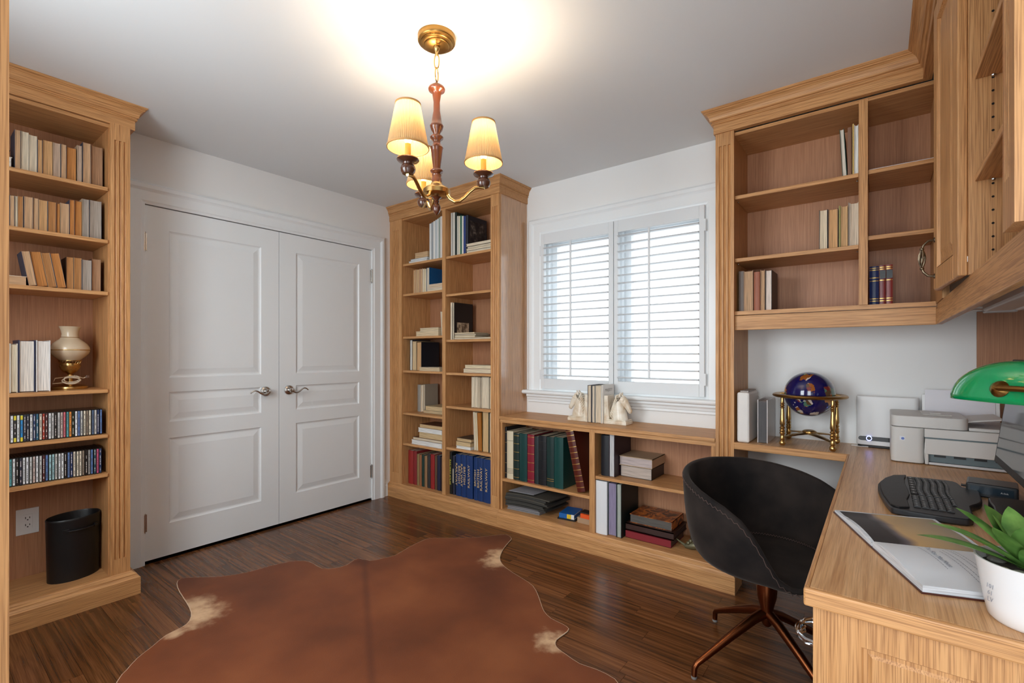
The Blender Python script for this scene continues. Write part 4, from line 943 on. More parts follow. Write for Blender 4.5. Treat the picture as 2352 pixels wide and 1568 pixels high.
PC(MB().lathe([(0, 1.742), (0.006, 1.747), (0.014, 1.760), (0.0165, 1.772), (0.012, 1.784), (0.007, 1.790), (0.011, 1.795), (0.008, 1.800), (0.012, 1.806), (0.020, 1.812), (0, 1.813)], n=20), 'finial', mat('finial_wood', (84, 42, 24), 0.25, coat=0.5), smooth=True)
def pleated(r0, r1, z0, z1, n=66):
    mb = MB(); vs = []; fs = []
    for i in range(n * 2):
        a = math.pi * i / n; e = 0.0011 if i % 2 else -0.0011
        vs.append(((r0 + e)*math.cos(a), (r0 + e)*math.sin(a), z0)); vs.append(((r1 + e*0.6)*math.cos(a), (r1 + e*0.6)*math.sin(a), z1))
    m_ = n * 2
    for i in range(m_):
        j = (i + 1) % m_; fs.append((i*2, j*2, j*2+1, i*2+1))
    return mb.add(vs, fs)
bulb_m = mat('lit_bulb', (255, 230, 190), 0.5, emit=(255, 214, 150), estr=9.0)
gray = 0.6578
for ai, (ang, rad) in enumerate(((-113, 0.19), (-12, 0.19), (114, 0.215))):
    la, de = math.cos(R(ang)), math.sin(R(ang))          # lateral / depth directions of the arm
    dx = la * math.cos(gray) - de * math.sin(gray); dy = la * math.sin(gray) + de * math.cos(gray)
    ex, ey = dx * rad, dy * rad
    prof = [(0.045, 1.818), (0.055, 1.803), (0.075, 1.790), (0.095, 1.792), (0.115, 1.805), (0.135, 1.824), (0.155, 1.838), (0.172, 1.840), (rad + 0.004, 1.835)]
    arm = PC(MB().tube([(dx*r_, dy*r_, z_) for r_, z_ in prof], [0.0075, 0.0075, 0.0075, 0.0072, 0.007, 0.007, 0.0068, 0.0068, 0.006], 12), 'arm', brass, smooth=True)
    PC(MB().lathe([(0, 1.838), (0.020, 1.838), (0.025, 1.846), (0.027, 1.856), (0.024, 1.866), (0.018, 1.871), (0.019, 1.877), (0.036, 1.883), (0.040, 1.888), (0.038, 1.892), (0, 1.893)], (ex, ey, 0), 24), 'candle_cup', mat('cup_wood', (78, 44, 28), 0.25, coat=0.5), arm, smooth=True)
    PC(MB().lathe([(0, 1.893), (0.0105, 1.893), (0.0105, 1.945), (0, 1.946)], (ex, ey, 0), 16), 'candle_sleeve', mat('candle_sleeve', (196, 150, 70), 0.45), arm, smooth=True)
    sh = PC(pleated(0.072, 0.043, 1.932, 2.085), 'lamp_shade', shade_m, arm); sh.location = (ex, ey, 0)
    for rr, zz in ((0.0725, 1.932), (0.0435, 2.085)):
        PC(MB().lathe([(rr - 0.001, zz - 0.003), (rr + 0.0018, zz - 0.003), (rr + 0.0018, zz + 0.003), (rr - 0.001, zz + 0.003), (rr - 0.001, zz - 0.003)], (ex, ey, 0), 40), 'shade_trim', mat('shade_braid', (186, 140, 84), 0.7), arm)
    PC(MB().lathe([(0, 1.947), (0.010, 1.95), (0.016, 1.972), (0.014, 1.99), (0.006, 2.01), (0, 2.022)], (ex, ey, 0), 14), 'bulb', bulb_m, arm, smooth=True)
    l = bpy.data.lights.new('bulb_light', 'POINT'); l.energy = 2.7; l.color = (1.0, 0.80, 0.56); l.shadow_soft_size = 0.022
    lo = bpy.data.objects.new('bulb_light', l); C.objects.link(lo); lo.parent = arm; lo.location = (ex, ey, 2.055)

# ================================================================ COWHIDE RUG
out = [(0.416,-2.013),(0.367,-1.98),(0.413,-1.928),(0.508,-1.845),(0.57,-1.736),(0.589,-1.625),(0.622,-1.528),(0.679,-1.466),(0.755,-1.454),(0.852,-1.457),(0.905,-1.409),(0.922,-1.35),(0.899,-1.284),(0.907,-1.252),(0.983,-1.23),(1.009,-1.173),(1.034,-1.096),(1.008,-0.973),(0.996,-0.873),(1.0,-0.792),(1.083,-0.723),(1.174,-0.653),(1.244,-0.58),(1.305,-0.495),(1.355,-0.44),(1.42,-0.47),(1.441,-0.52),(1.474,-0.613),(1.526,-0.715),(1.574,-0.774),(1.637,-0.816),(1.726,-0.849),(1.819,-0.874),(1.897,-0.904),(1.968,-0.963),(2.027,-1.023),(2.077,-1.07),(2.132,-1.098),(2.195,-1.105),(2.238,-1.119),(2.242,-1.163),(2.237,-1.217),(2.254,-1.252),(2.28,-1.268),(2.324,-1.28),(2.392,-1.295),(2.459,-1.286),(2.537,-1.292),(2.60,-1.33)]
NX, NY, AX, AY = 0.94, -1.245, 0.832, -0.555      # neck point and spine direction
def st(s_, t_): return (NX + AX*s_ + 0.555*t_, NY + AY*s_ + 0.832*t_)
out += [st(s_, t_) for s_, t_ in ((1.60,0.93),(1.74,0.96),(1.80,0.88),(1.78,0.74),(1.82,0.55),(1.90,0.36),(1.98,0.16),(2.10,0.05),(2.12,-0.05),(1.98,-0.16),(1.90,-0.36),(1.82,-0.55),(1.78,-0.74),(1.80,-0.88),(1.74,-0.96),(1.60,-0.93),(1.36,-0.85),(1.10,-0.78),(1.02,-0.84))]
out += [(1.108,-2.413),(1.058,-2.375),(1.002,-2.327),(0.956,-2.264),(0.909,-2.204),(0.894,-2.142),(0.862,-2.102),(0.784,-2.07),(0.664,-2.051),(0.526,-2.035)]
def smooth_loop(pts):
    r_ = []
    n_ = len(pts)
    for i in range(n_):
        p0, p1, p2, p3 = [Vector(pts[(i + k_) % n_]) for k_ in (-1, 0, 1, 2)]
        for t_ in (0, 0.5):
            r_.append(0.5*((2*p1) + (-p0 + p2)*t_ + (2*p0 - 5*p1 + 4*p2 - p3)*t_*t_ + (-p0 + 3*p1 - 3*p2 + p3)*t_**3))
    return [(p.x, p.y) for p in r_]
loop = smooth_loop(out)
bm = bmesh.new()
vv = [bm.verts.new((x_, y_, 0.0065)) for x_, y_ in loop]
f = bm.faces.new(vv)
bmesh.ops.triangulate(bm, faces=[f])
ret = bmesh.ops.extrude_face_region(bm, geom=list(bm.faces))
for e_ in ret['geom']:
    if isinstance(e_, bmesh.types.BMVert): e_.co.z = 0.0012
bmesh.ops.recalc_face_normals(bm, faces=bm.faces)
me = bpy.data.meshes.new('hide'); bm.to_mesh(me); bm.free()
hide = bpy.data.materials.new('cowhide'); hide.use_nodes = True
nt = hide.node_tree; L = nt.links.new; p = nt.nodes['Principled BSDF']
g = nt.nodes.new('ShaderNodeNewGeometry')
n1 = nt.nodes.new('ShaderNodeTexNoise'); n1.inputs['Scale'].default_value = 2.6; n1.inputs['Detail'].default_value = 3; L(g.outputs['Position'], n1.inputs['Vector'])
r1 = ramp_node(nt, [(0.30, (98, 50, 24)), (0.5, (116, 61, 31)), (0.72, (132, 74, 40))]); L(n1.outputs['Fac'], r1.inputs['Fac'])
cur = r1.outputs['Color']
nf = nt.nodes.new('ShaderNodeTexNoise'); nf.inputs['Scale'].default_value = 24; nf.inputs['Detail'].default_value = 4; L(g.outputs['Position'], nf.inputs['Vector'])
def blend(fac_out, rgb, cur):
    m_ = nt.nodes.new('ShaderNodeMix'); m_.data_type = 'RGBA'; L(fac_out, m_.inputs['Factor']); L(cur, m_.inputs['A']); m_.inputs['B'].default_value = lin(rgb); return m_.outputs['Result']
def spot(x_, y_, r_, k_, rgb, cur):
    d = nt.nodes.new('ShaderNodeVectorMath'); d.operation = 'DISTANCE'; L(g.outputs['Position'], d.inputs[0]); d.inputs[1].default_value = (x_, y_, 0)
    m_ = nt.nodes.new('ShaderNodeMapRange'); m_.interpolation_type = 'SMOOTHSTEP'; m_.inputs['From Min'].default_value = r_; m_.inputs['From Max'].default_value = 0.0; m_.inputs['To Min'].default_value = 0; m_.inputs['To Max'].default_value = k_
    w_ = nt.nodes.new('ShaderNodeMath'); w_.operation = 'MULTIPLY_ADD'; w_.inputs[1].default_value = 0.14; L(nf.outputs['Fac'], w_.inputs[0]); w2_ = nt.nodes.new('ShaderNodeMath'); w2_.operation = 'SUBTRACT'; w2_.inputs[1].default_value = 0.07; L(d.outputs['Value'], w_.inputs[2]); L(w_.outputs[0], w2_.inputs[0])
    L(w2_.outputs[0], m_.inputs['Value']); return blend(m_.outputs[0], rgb, cur)
for x_, y_, r_, k_ in ((0.84, -2.07, 0.15, 1.0), (0.72, -2.04, 0.12, 0.8), (1.56, -0.79, 0.12, 1.0), (1.50, -0.70, 0.09, 0.9), (2.23, -1.24, 0.10, 0.9), (0.91, -2.17, 0.08, 0.7)):
    cur = spot(x_, y_, r_, k_, (214, 178, 140), cur)
for x_, y_, r_, k_ in ((0.45, -1.97, 0.22, 0.5), (1.35, -0.50, 0.25, 0.5), (1.75, -1.05, 0.35, 0.35), (0.94, -1.27, 0.10, 0.5)):
    cur = spot(x_, y_, r_, k_, (74, 34, 20), cur)
# spine line: darker ridge down the middle, position noise broken
dt = nt.nodes.new('ShaderNodeVectorMath'); dt.operation = 'DOT_PRODUCT'; L(g.outputs['Position'], dt.inputs[0]); dt.inputs[1].default_value = (0.555, 0.832, 0)
sb = nt.nodes.new('ShaderNodeMath'); sb.operation = 'SUBTRACT'; L(dt.outputs['Value'], sb.inputs[0]); sb.inputs[1].default_value = NX*0.555 + NY*0.832
ab = nt.nodes.new('ShaderNodeMath'); ab.operation = 'ABSOLUTE'; L(sb.outputs[0], ab.inputs[0])
mr = nt.nodes.new('ShaderNodeMapRange'); mr.interpolation_type = 'SMOOTHSTEP'; mr.inputs['From Min'].default_value = 0.028; mr.inputs['From Max'].default_value = 0; mr.inputs['To Max'].default_value = 0.38
L(ab.outputs[0], mr.inputs['Value']); cur = blend(mr.outputs[0], (66, 30, 18), cur)
L(cur, p.inputs['Base Color'])
n3 = nt.nodes.new('ShaderNodeTexNoise'); n3.inputs['Scale'].default_value = 260; n3.inputs['Detail'].default_value = 3; L(g.outputs['Position'], n3.inputs['Vector'])
b = nt.nodes.new('ShaderNodeBump'); b.inputs['Strength'].default_value = 0.35; b.inputs['Distance'].default_value = 0.002; L(n3.outputs['Fac'], b.inputs['Height']); L(b.outputs['Normal'], p.inputs['Normal'])
p.inputs['Roughness'].default_value = 0.62; p.inputs['Sheen Weight'].default_value = 0.06; p.inputs['Sheen Roughness'].default_value = 0.4; p.inputs['Specular IOR Level'].default_value = 0.3
rug = thing('cowhide_rug', 'reddish brown cowhide rug spread on the dark floor', 'rug', (1.6, -1.7, 0))
me.materials.append(hide)
ho = bpy.data.objects.new('hide', me); C.objects.link(ho); ho.parent = rug; ho.location = (-1.6, 1.7, 0)
ed = MB().tube([(x_, y_, 0.0042) for x_, y_ in loop + loop[:1]], 0.0026, 5, cap=False)
P(ed, 'hide_edge', mat('raw_hide_edge', (206, 178, 150), 0.7), rug)

# ================================================================ CHAIR
suede = bpy.data.materials.new('charcoal_suede'); suede.use_nodes = True
nt = suede.node_tree; p = nt.nodes['Principled BSDF']
tc_ = nt.nodes.new('ShaderNodeTexCoord'); nz = nt.nodes.new('ShaderNodeTexNoise'); nz.inputs['Scale'].default_value = 7; nz.inputs['Detail'].default_value = 5
rr_ = ramp_node(nt, [(0.35, (24, 21, 21)), (0.65, (46, 39, 36))])
nt.links.new(tc_.outputs['Object'], nz.inputs['Vector']); nt.links.new(nz.outputs['Fac'], rr_.inputs['Fac']); nt.links.new(rr_.outputs[0], p.inputs['Base Color'])
p.inputs['Roughness'].default_value = 0.85; p.inputs['Sheen Weight'].default_value = 0.18; p.inputs['Sheen Roughness'].default_value = 0.4; p.inputs['Specular IOR Level'].default_value = 0.15
p.inputs['Sheen Tint'].default_value = lin((190, 175, 165))
CHP = (2.965, -0.86); FRONT = R(-32)
chair = thing('desk_chair', 'charcoal suede bucket chair with copper swivel base at the desk', 'chair', (CHP[0], CHP[1], 0), FRONT)
def interp(tab, v):
    for i in range(len(tab) - 1):
        if tab[i][0] <= v <= tab[i+1][0]:
            t_ = (v - tab[i][0]) / (tab[i+1][0] - tab[i][0])
            return tab[i][1] + (tab[i+1][1] - tab[i][1])*t_
    return tab[-1][1]
RZ = [(0, 0.428), (20, 0.424), (34, 0.428), (41, 0.450), (47, 0.497), (52, 0.545), (57, 0.585), (64, 0.625), (75, 0.657), (90, 0.681), (105, 0.699), (127, 0.718), (150, 0.731), (180, 0.736)]
RRr = [(0, 0.272), (30, 0.274), (60, 0.278), (100, 0.280), (140, 0.282), (180, 0.284)]
def shell(off, r_in=0.0):
    NA, NR = 96, 16; vs = []; fs = []
    for i in range(NA):
        a = 2*math.pi*i/NA; deg = abs((math.degrees(a) + 180) % 360 - 180)
        rr0 = interp(RRr, deg) + off; zt = interp(RZ, deg)
        for j in range(NR + 1):
            t_ = j / NR
            zb_ = 0.425 - off*1.2
            if t_ < 0.5:
                r_ = rr0*0.72*(t_/0.5); z_ = zb_ + 0.006*(t_/0.5)**2
            else:
                s_ = (t_ - 0.5)/0.5; th_ = s_*math.pi/2
                r_ = rr0*(0.72 + 0.28*math.sin(th_)**0.75); z_ = zb_ + 0.006 + (zt - zb_ - 0.006)*(1 - math.cos(th_))**0.92
            vs.append((r_*math.cos(a), r_*math.sin(a), z_))
    m_ = NR + 1
    for i in range(NA):
        k_ = (i + 1) % NA
        for j in range(NR): fs.append((i*m_+j, k_*m_+j, k_*m_+j+1, i*m_+j+1))
    return vs, fs, NA, NR
vi, fi, NA, NR = shell(0.0); vo, fo, _, _ = shell(0.022)
mb = MB().add(vi, fi); k0 = len(vi); mb.add(vo, fo)
m_ = NR + 1
rim = []
for i in range(NA):
    a_, b_ = Vector(vi[i*m_+NR]), Vector(vo[i*m_+NR]); c_ = (a_ + b_)/2 + Vector((0, 0, 0.009)); rim.append(c_)
k1 = len(mb.v); mb.v += [tuple(c_) for c_ in rim]
for i in range(NA):
    k_ = (i + 1) % NA
    mb.f.append((i*m_+NR, k_*m_+NR, k1+k_, k1+i)); mb.f.append((k1+i, k1+k_, k0+k_*m_+NR, k0+i*m_+NR))
mb.build('seat_shell', suede, chair, smooth=True, angle=80)
stm = mat('stitch_thread', (80, 62, 56), 0.8)
zz = MB(); pts = []
for i in range(NA):
    A_ = Vector(vo[i*m_+NR]); A2 = Vector(vo[i*m_+NR-1]); B_ = Vector(vo[((i+1) % NA)*m_+NR]); B2 = Vector(vo[((i+1) % NA)*m_+NR-1])
    for s_ in range(2):
        t_ = s_/2; u_ = A_.lerp(B_, t_); d_ = (A2.lerp(B2, t_) - u_).normalized(); n_ = Vector((u_.x, u_.y, 0)).normalized()
        pts.append(u_ + d_*(0.006 if s_ % 2 else 0.014) + n_*0.0022)
zz.tube(pts + pts[:1], 0.0014, 5, cap=False).build('rim_stitching', stm, chair)
zz = MB(); pts = []
for i in range(161):
    a = R(60) + R(240)*i/160
    pts.append((0.205*math.cos(a), 0.205*math.sin(a), 0.4345 + (0.006 if i % 2 else 0.0)))
zz.tube(pts, 0.0016, 5).build('seat_stitching', stm, chair)
copper = mat('copper_bronze', (120, 68, 40), 0.3, 1.0)
MB().lathe([(0, 0.40), (0.09, 0.40), (0.09, 0.392), (0.03, 0.385), (0.022, 0.375), (0.022, 0.34), (0.033, 0.335), (0.036, 0.30), (0.034, 0.27), (0.024, 0.23), (0.022, 0.20), (0.018, 0.165), (0.010, 0.155), (0, 0.154)], n=24).build('column', copper, chair, smooth=True)
for i in range(4):
    a = R(45 + 90*i) + (math.atan2(-0.663 + 0.86, 2.727 - 2.965) - FRONT - R(135))
    ca, sa = math.cos(a), math.sin(a)
    mb = MB().tube([(ca*r_, sa*r_, z_) for r_, z_ in ((0.012, 0.205), (0.06, 0.188), (0.16, 0.135), (0.27, 0.072), (0.302, 0.054), (0.312, 0.040), (0.314, 0.010))], [0.019, 0.018, 0.0155, 0.012, 0.011, 0.0105, 0.010], 12)
    lg = mb.build('leg', copper, chair, smooth=True, angle=60)
    MB().lathe([(0, 0), (0.0095, 0), (0.0105, 0.003), (0.0105, 0.010), (0, 0.010)], (ca*0.314, sa*0.314, 0), 14).build('glide', mat('felt_glide', (120, 116, 112), 0.7), lg)

# ================================================================ LEFT BOOKCASE: LAMP, BIN, OUTLET
lamp = thing('table_lamp', 'small brass lamp with a beige glass shade on the left bookcase', 'lamp', (0.165, -2.385, 1.0285))
MB().lathe([(0, 0), (0.066, 0), (0.067, 0.003), (0.066, 0.012), (0.062, 0.015), (0.058, 0.016), (0.030, 0.022), (0.012, 0.030), (0.009, 0.05), (0.011, 0.062), (0.008, 0.07), (0.014, 0.076), (0.026, 0.084), (0.036, 0.098), (0.039, 0.108), (0.041, 0.112), (0.038, 0.116), (0.038, 0.126), (0, 0.127)], n=32).build('base', brass, lamp, smooth=True)
gal = MB()
for i in range(20):
    a = 2*math.pi*i/20
    gal.tube([(0.038*math.cos(a), 0.038*math.sin(a), 0.124), (0.040*math.cos(a + 0.1), 0.040*math.sin(a + 0.1), 0.133), (0.041*math.cos(a + 0.3), 0.041*math.sin(a + 0.3), 0.140)], 0.0018, 5)
gal.lathe([(0.040, 0.138), (0.042, 0.138), (0.042, 0.141), (0.040, 0.141), (0.040, 0.138)], n=32)
gal.build('gallery', brass, lamp, smooth=True)
milk = mat('beige_glass', (206, 186, 158), 0.25, coat=0.3)
MB().lathe([(0.033, 0.135), (0.042, 0.144), (0.058, 0.158), (0.071, 0.174), (0.0755, 0.190), (0.073, 0.204), (0.064, 0.220), (0.050, 0.234), (0.038, 0.244), (0.033, 0.252), (0.031, 0.268), (0.034, 0.286), (0.040, 0.302), (0.042, 0.305), (0.040, 0.304), (0.031, 0.284), (0.028, 0.268), (0.030, 0.252)], n=40, cap=False).build('shade', milk, lamp, smooth=True, angle=80)
MB().lathe([(0.0755, 0.1885), (0.0764, 0.190), (0.0755, 0.1925), (0.0755, 0.1885)], n=40).lathe([(0.0335, 0.2505), (0.0345, 0.252), (0.0335, 0.2535), (0.0335, 0.2505)], n=40).build('gilt_band', brass, lamp)
cord = MB(); pts = []
for i in range(70):
    t_ = i/69; a = t_*2*math.pi*3.2
    pts.append((0.060 + 0.012*math.sin(a*1.7), -0.004 + 0.034*math.cos(a)*(1 - 0.2*t_), 0.040 + 0.016*math.sin(a) + 0.012*t_))
pts = [(0.02, -0.01, 0.06), (0.045, -0.06, 0.055), (0.05, -0.07, 0.03)] + pts + [(0.05, 0.04, 0.052), (0.045, 0.052, 0.058)]
cord.tube(pts, 0.0022, 6).build('cord', mat('ivory_cord', (206, 186, 160), 0.6), lamp, smooth=True)
MB().box(0.036, 0.052, 0.05, 0.064, 0.052, 0.066).build('plug', mat('brown_plug', (92, 62, 46), 0.5), lamp, bevel=0.003)
# bin
wb_ = thing('waste_bin', 'oval black leather waste bin inside the left bookcase', 'bin', (0.185, -2.375, 0.1172), R(14))
def oval(rx, ry, z, n=48): return [(rx*math.cos(2*math.pi*i/n), ry*math.sin(2*math.pi*i/n), z) for i in range(n)]
lt = mat('black_leather', (17, 17, 19), 0.42, bump=(160, 0.25))
def oval_shell(rings, n=48):
    mb = MB(); vs = []; fs = []
    for rx, ry, z in rings: vs += oval(rx, ry, z, n)
    for k_ in range(len(rings) - 1):
        for i in range(n): j = (i + 1) % n; fs.append((k_*n+i, k_*n+j, k_*n+n+j, k_*n+n+i))
    fs.append(tuple(range((len(rings) - 1)*n, len(rings)*n)))
    return mb.add(vs, fs)
oval_shell([(0.076, 0.098, 0), (0.080, 0.103, 0.285), (0.081, 0.104, 0.292), (0.078, 0.101, 0.296), (0.076, 0.098, 0.29), (0.072, 0.094, 0.006)]).build('body', lt, wb_, smooth=True, angle=50)
hpts = [(0.084*math.cos(a) + 0.006*math.sin((a + 0.6)/1.2*math.pi), 0.107*math.sin(a), 0.242 + 0.006*0) for a in [R(-34 + 68*i/10) for i in range(11)]]
MB().tube(hpts, 0.006, 8, flat=0.45).build('handle', mat('black_strap', (22, 22, 24), 0.3), wb_, smooth=True)
for s_ in (-1, 1):
    a = R(34*s_); x_, y_ = 0.083*math.cos(a), 0.106*math.sin(a)
    MB().box(-0.003, 0.003, -0.012, 0.012, -0.009, 0.009).xf(Matrix.Translation((x_, y_, 0.242)) @ Matrix.Rotation(a*0.85, 4, 'Z')).build('handle_patch', mat('black_strap', (22, 22, 24), 0.3), wb_, bevel=0.001)
# outlet
ol = thing('wall_outlet', 'white double socket plate on the back of the left bookcase', 'socket', (0.0205, -2.515, 0.385))
pl_w = mat('outlet_white', (224, 222, 220), 0.35)
MB().box(0, 0.004, -0.040, 0.040, -0.062, 0.062).build('plate', pl_w, ol, bevel=0.0015)
MB().box(0.004, 0.0062, -0.017, 0.017, -0.034, 0.034).build('insert', pl_w, ol, bevel=0.0008)
for z_ in (0.017, -0.017):
    sk = MB().box(0.0062, 0.0065, -0.0085, -0.0060, z_ - 0.004, z_ + 0.006).box(0.0062, 0.0065, 0.0060, 0.0085, z_ - 0.003, z_ + 0.005)
    sk.lathe([(0, 0), (0.0028, 0), (0.0028, 0.0004), (0, 0.0004)], (0.0062, 0, z_ - 0.009), 10, Matrix.Rotation(R(90), 4, 'Y'))
    sk.build('socket_slots', dark_gap, ol)

# ================================================================ HORSE BOOKENDS AND BOOKS BY THE WINDOW
marble = bpy.data.materials.new('cream_alabaster'); marble.use_nodes = True
nt = marble.node_tree; p = nt.nodes['Principled BSDF']; nz = nt.nodes.new('ShaderNodeTexNoise'); nz.inputs['Scale'].default_value = 12; nz.inputs['Detail'].default_value = 6; nz.inputs['Distortion'].default_value = 1.2
tc_ = nt.nodes.new('ShaderNodeTexCoord'); rr_ = ramp_node(nt, [(0.35, (206, 184, 156)), (0.55, (228, 218, 200)), (0.75, (238, 232, 220))])
nt.links.new(tc_.outputs['Object'], nz.inputs['Vector']); nt.links.new(nz.outputs['Fac'], rr_.inputs['Fac']); nt.links.new(rr_.outputs[0], p.inputs['Base Color']); p.inputs['Roughness'].default_value = 0.3
def loft(sections, n=16):
    """rings given as (centre, axis_u, axis_v, ru, rv)"""
    mb = MB(); vs = []; fs = []
    for c_, u_, v_, ru, rv in sections:
        c_, u_, v_ = Vector(c_), Vector(u_).normalized(), Vector(v_).normalized()
        for i in range(n):
            a = 2*math.pi*i/n; vs.append(tuple(c_ + u_*math.cos(a)*ru + v_*math.sin(a)*rv))
    for k_ in range(len(sections) - 1):
        for i in range(n): j = (i + 1) % n; fs.append((k_*n+i, k_*n+j, k_*n+n+j, k_*n+n+i))
    fs.append(tuple(reversed(range(n)))); fs.append(tuple((len(sections) - 1)*n + i for i in range(n)))
    return mb.add(vs, fs)
def horse(label, loc, mirror):
    """bust facing local +x, upright slab at x=0 side"""
    t = thing('horse_bookend', label, 'bookend', loc, group='horse head bookends on the low bookcase')
    s_ = -1 if mirror else 1
    F = Matrix.Diagonal(Vector((s_, 1, 1))).to_4x4()
    MB().box(0.0, 0.150, -0.05, 0.05, 0, 0.022).box(0.003, 0.146, -0.046, 0.046, 0.022, 0.030).xf(F).build('foot', marble, t, bevel=0.003)
    MB().prism([(0, 0.0), (0.032, 0.0), (0.034, 0.05), (0.028, 0.10), (0.026, 0.175), (0, 0.175)], lambda p_, a: (p_[0], a, p_[1]), -0.045, 0.045).xf(F).build('upright', marble, t, bevel=0.003)
    Y = (0, 1, 0)
    neck = [((0.085, 0, 0.029), (1, 0, 0), Y, 0.054, 0.041), ((0.083, 0, 0.06), (1, 0, 0.12), Y, 0.049, 0.038), ((0.078, 0, 0.09), (1, 0, 0.25), Y, 0.043, 0.033), ((0.075, 0, 0.116), (1, 0, 0.4), Y, 0.038, 0.028), ((0.080, 0, 0.138), (0.85, 0, 0.6), Y, 0.033, 0.025), ((0.093, 0, 0.150), (0.6, 0, 0.85), Y, 0.029, 0.024), ((0.108, 0, 0.147), (0.45, 0, 1), Y, 0.029, 0.024), ((0.122, 0, 0.133), (0.65, 0, 0.9), Y, 0.026, 0.021), ((0.136, 0, 0.113), (0.85, 0, 0.66), Y, 0.019, 0.016), ((0.147, 0, 0.095), (0.9, 0, 0.55), Y, 0.0155, 0.013), ((0.154, 0, 0.082), (0.92, 0, 0.5), Y, 0.0145, 0.0125), ((0.158, 0, 0.073), (0.92, 0, 0.5), Y, 0.010, 0.009), ((0.159, 0, 0.070), (0.92, 0, 0.5), Y, 0.003, 0.003)]
    loft(neck, 18).xf(F).build('horse_head', marble, t, smooth=True, angle=80)
    ear = MB()
    for e_ in (-1, 1): ear.tube([(0.092, e_*0.013, 0.168), (0.094, e_*0.016, 0.184), (0.100, e_*0.014, 0.198)], [0.008, 0.0065, 0.001], 8)
    ear.xf(F).build('ears', marble, t, smooth=True)
    mane = MB()
    for i in range(9):
        u_ = i/8; x_ = 0.074 - 0.036*u_; z_ = 0.176 - 0.105*u_
        for e_ in (-1, 1): mane.tube([(x_ + 0.012, 0, z_ + 0.004), (x_ - 0.006, e_*0.012, z_ - 0.002), (x_ - 0.004, e_*0.024, z_ - 0.018), (x_ + 0.006, e_*0.028, z_ - 0.034)], [0.005, 0.007, 0.006, 0.002], 7)
    mane.tube([(0.098, 0, 0.180), (0.112, -0.006, 0.172), (0.126, -0.006, 0.156)], [0.006, 0.007, 0.001], 7)
    mane.xf(F).build('mane', marble, t, smooth=True)
    eye = MB()
    for e_ in (-1, 1): eye.sphere((0.116, e_*0.0225, 0.146), 0.0042, 8, 6); eye.sphere((0.153, e_*0.0125, 0.080), 0.0025, 8, 6)
    eye.xf(F).build('eyes', marble, t, smooth=True)
    return t
horse('alabaster horse bookend facing the shelf unit, right of the window books', (1.9455, -0.16, 0.7652), False)
horse('alabaster horse bookend facing the corner bookcase, left of window books', (1.8345, -0.16, 0.7652), True)
for i, (a0, a1, h, cov, wd) in enumerate([(1.836, 1.864, 0.235, (60, 50, 52), 'dark-covered cream-edged'), (1.866, 1.890, 0.234, (60, 78, 92), 'slate-covered slim'), (1.892, 1.933, 0.235, (214, 206, 190), 'thick cream-edged'), (1.934, 1.9445, 0.239, (236, 234, 230), 'slim white titled')]):
    o = book('book', f'{wd} book, {ORD[i]} from the left between the horse bookends', 'books between the horse bookends', a1 - a0 - 0.001, h, 0.16, cov, (220, 202, 176), 'fore', (a0, -0.215, 0.7655), t=0.0025)
    if i == 3:
        text('lettering', 'MAJESTY', 0.026, mat('title_grey', (150, 146, 142), 0.6), o, (0.0100, 0.082, 0.205), (R(90), 0, R(90)), sx=1.0)

# ================================================================ COUNTER OBJECTS
al = thing('photo_album', 'thick white padded album standing at the left end of counter', 'album', (2.737, -0.312, DZ))
MB().box(0, 0.058, 0, 0.22, 0.0005, 0.252).build('cover', mat('white_leather', (222, 216, 210), 0.5, bump=(260, 0.25)), al, bevel=0.010)
MB().box(0.010, 0.048, 0.03, 0.215, 0.245, 0.258).build('pages', pages_mat((180, 172, 166)), al)
pb = thing('photo_album', 'album in a clear plastic sleeve beside the white padded one', 'album', (2.822, -0.262, DZ))
MB().box(0, 0.004, 0, 0.21, 0.0005, 0.215).box(0.042, 0.046, 0, 0.21, 0.0005, 0.215).box(0.0, 0.046, 0.206, 0.21, 0.0005, 0.215).build('cover', mat('grey_sleeve', (196, 188, 186), 0.25, coat=0.5), pb)
MB().box(0.0042, 0.0418, 0.012, 0.205, 0.002, 0.205).build('pages', pages_mat((164, 150, 146)), pb)
MB().box(0.0045, 0.0415, 0.001, 0.0018, 0.002, 0.208).build('sleeve_film', mat('clear_film', (214, 212, 214), 0.1, trans=0.85), pb)
# globe
gb_ = thing('gemstone_globe', 'blue gemstone globe on a four-legged brass stand', 'globe', (3.034, -0.158, DZ))
FEET = [(-0.108, -0.122), (0.113, -0.150), (-0.113, 0.13), (0.113, 0.112)]
lp = [(0, 0), (0.008, 0.001), (0.0135, 0.008), (0.0145, 0.014), (0.0125, 0.021), (0.008, 0.026), (0.010, 0.030), (0.013, 0.033), (0.010, 0.037), (0.009, 0.052), (0.010, 0.055), (0.013, 0.060), (0.010, 0.066), (0.012, 0.072), (0.008, 0.080), (0.0125, 0.086), (0.008, 0.092), (0.009, 0.098), (0.0115, 0.104), (0.0105, 0.125), (0.008, 0.168), (0.0065, 0.180), (0.010, 0.184), (0.007, 0.188), (0.010, 0.194), (0.007, 0.199), (0.010, 0.205), (0.007, 0.210), (0.008, 0.232), (0, 0.233)]
for x_, y_ in FEET: MB().lathe(lp, (x_*0.93, y_*0.93, 0.0002), 16).build('leg', brass, gb_, smooth=True)
MB().lathe([(0.128, 0.232), (0.150, 0.231), (0.158, 0.235), (0.160, 0.240), (0.157, 0.245), (0.150, 0.248), (0.130, 0.247), (0.128, 0.244), (0.128, 0.232)], n=64).build('horizon_ring', brass_old, gb_, smooth=True)
st_ = MB()
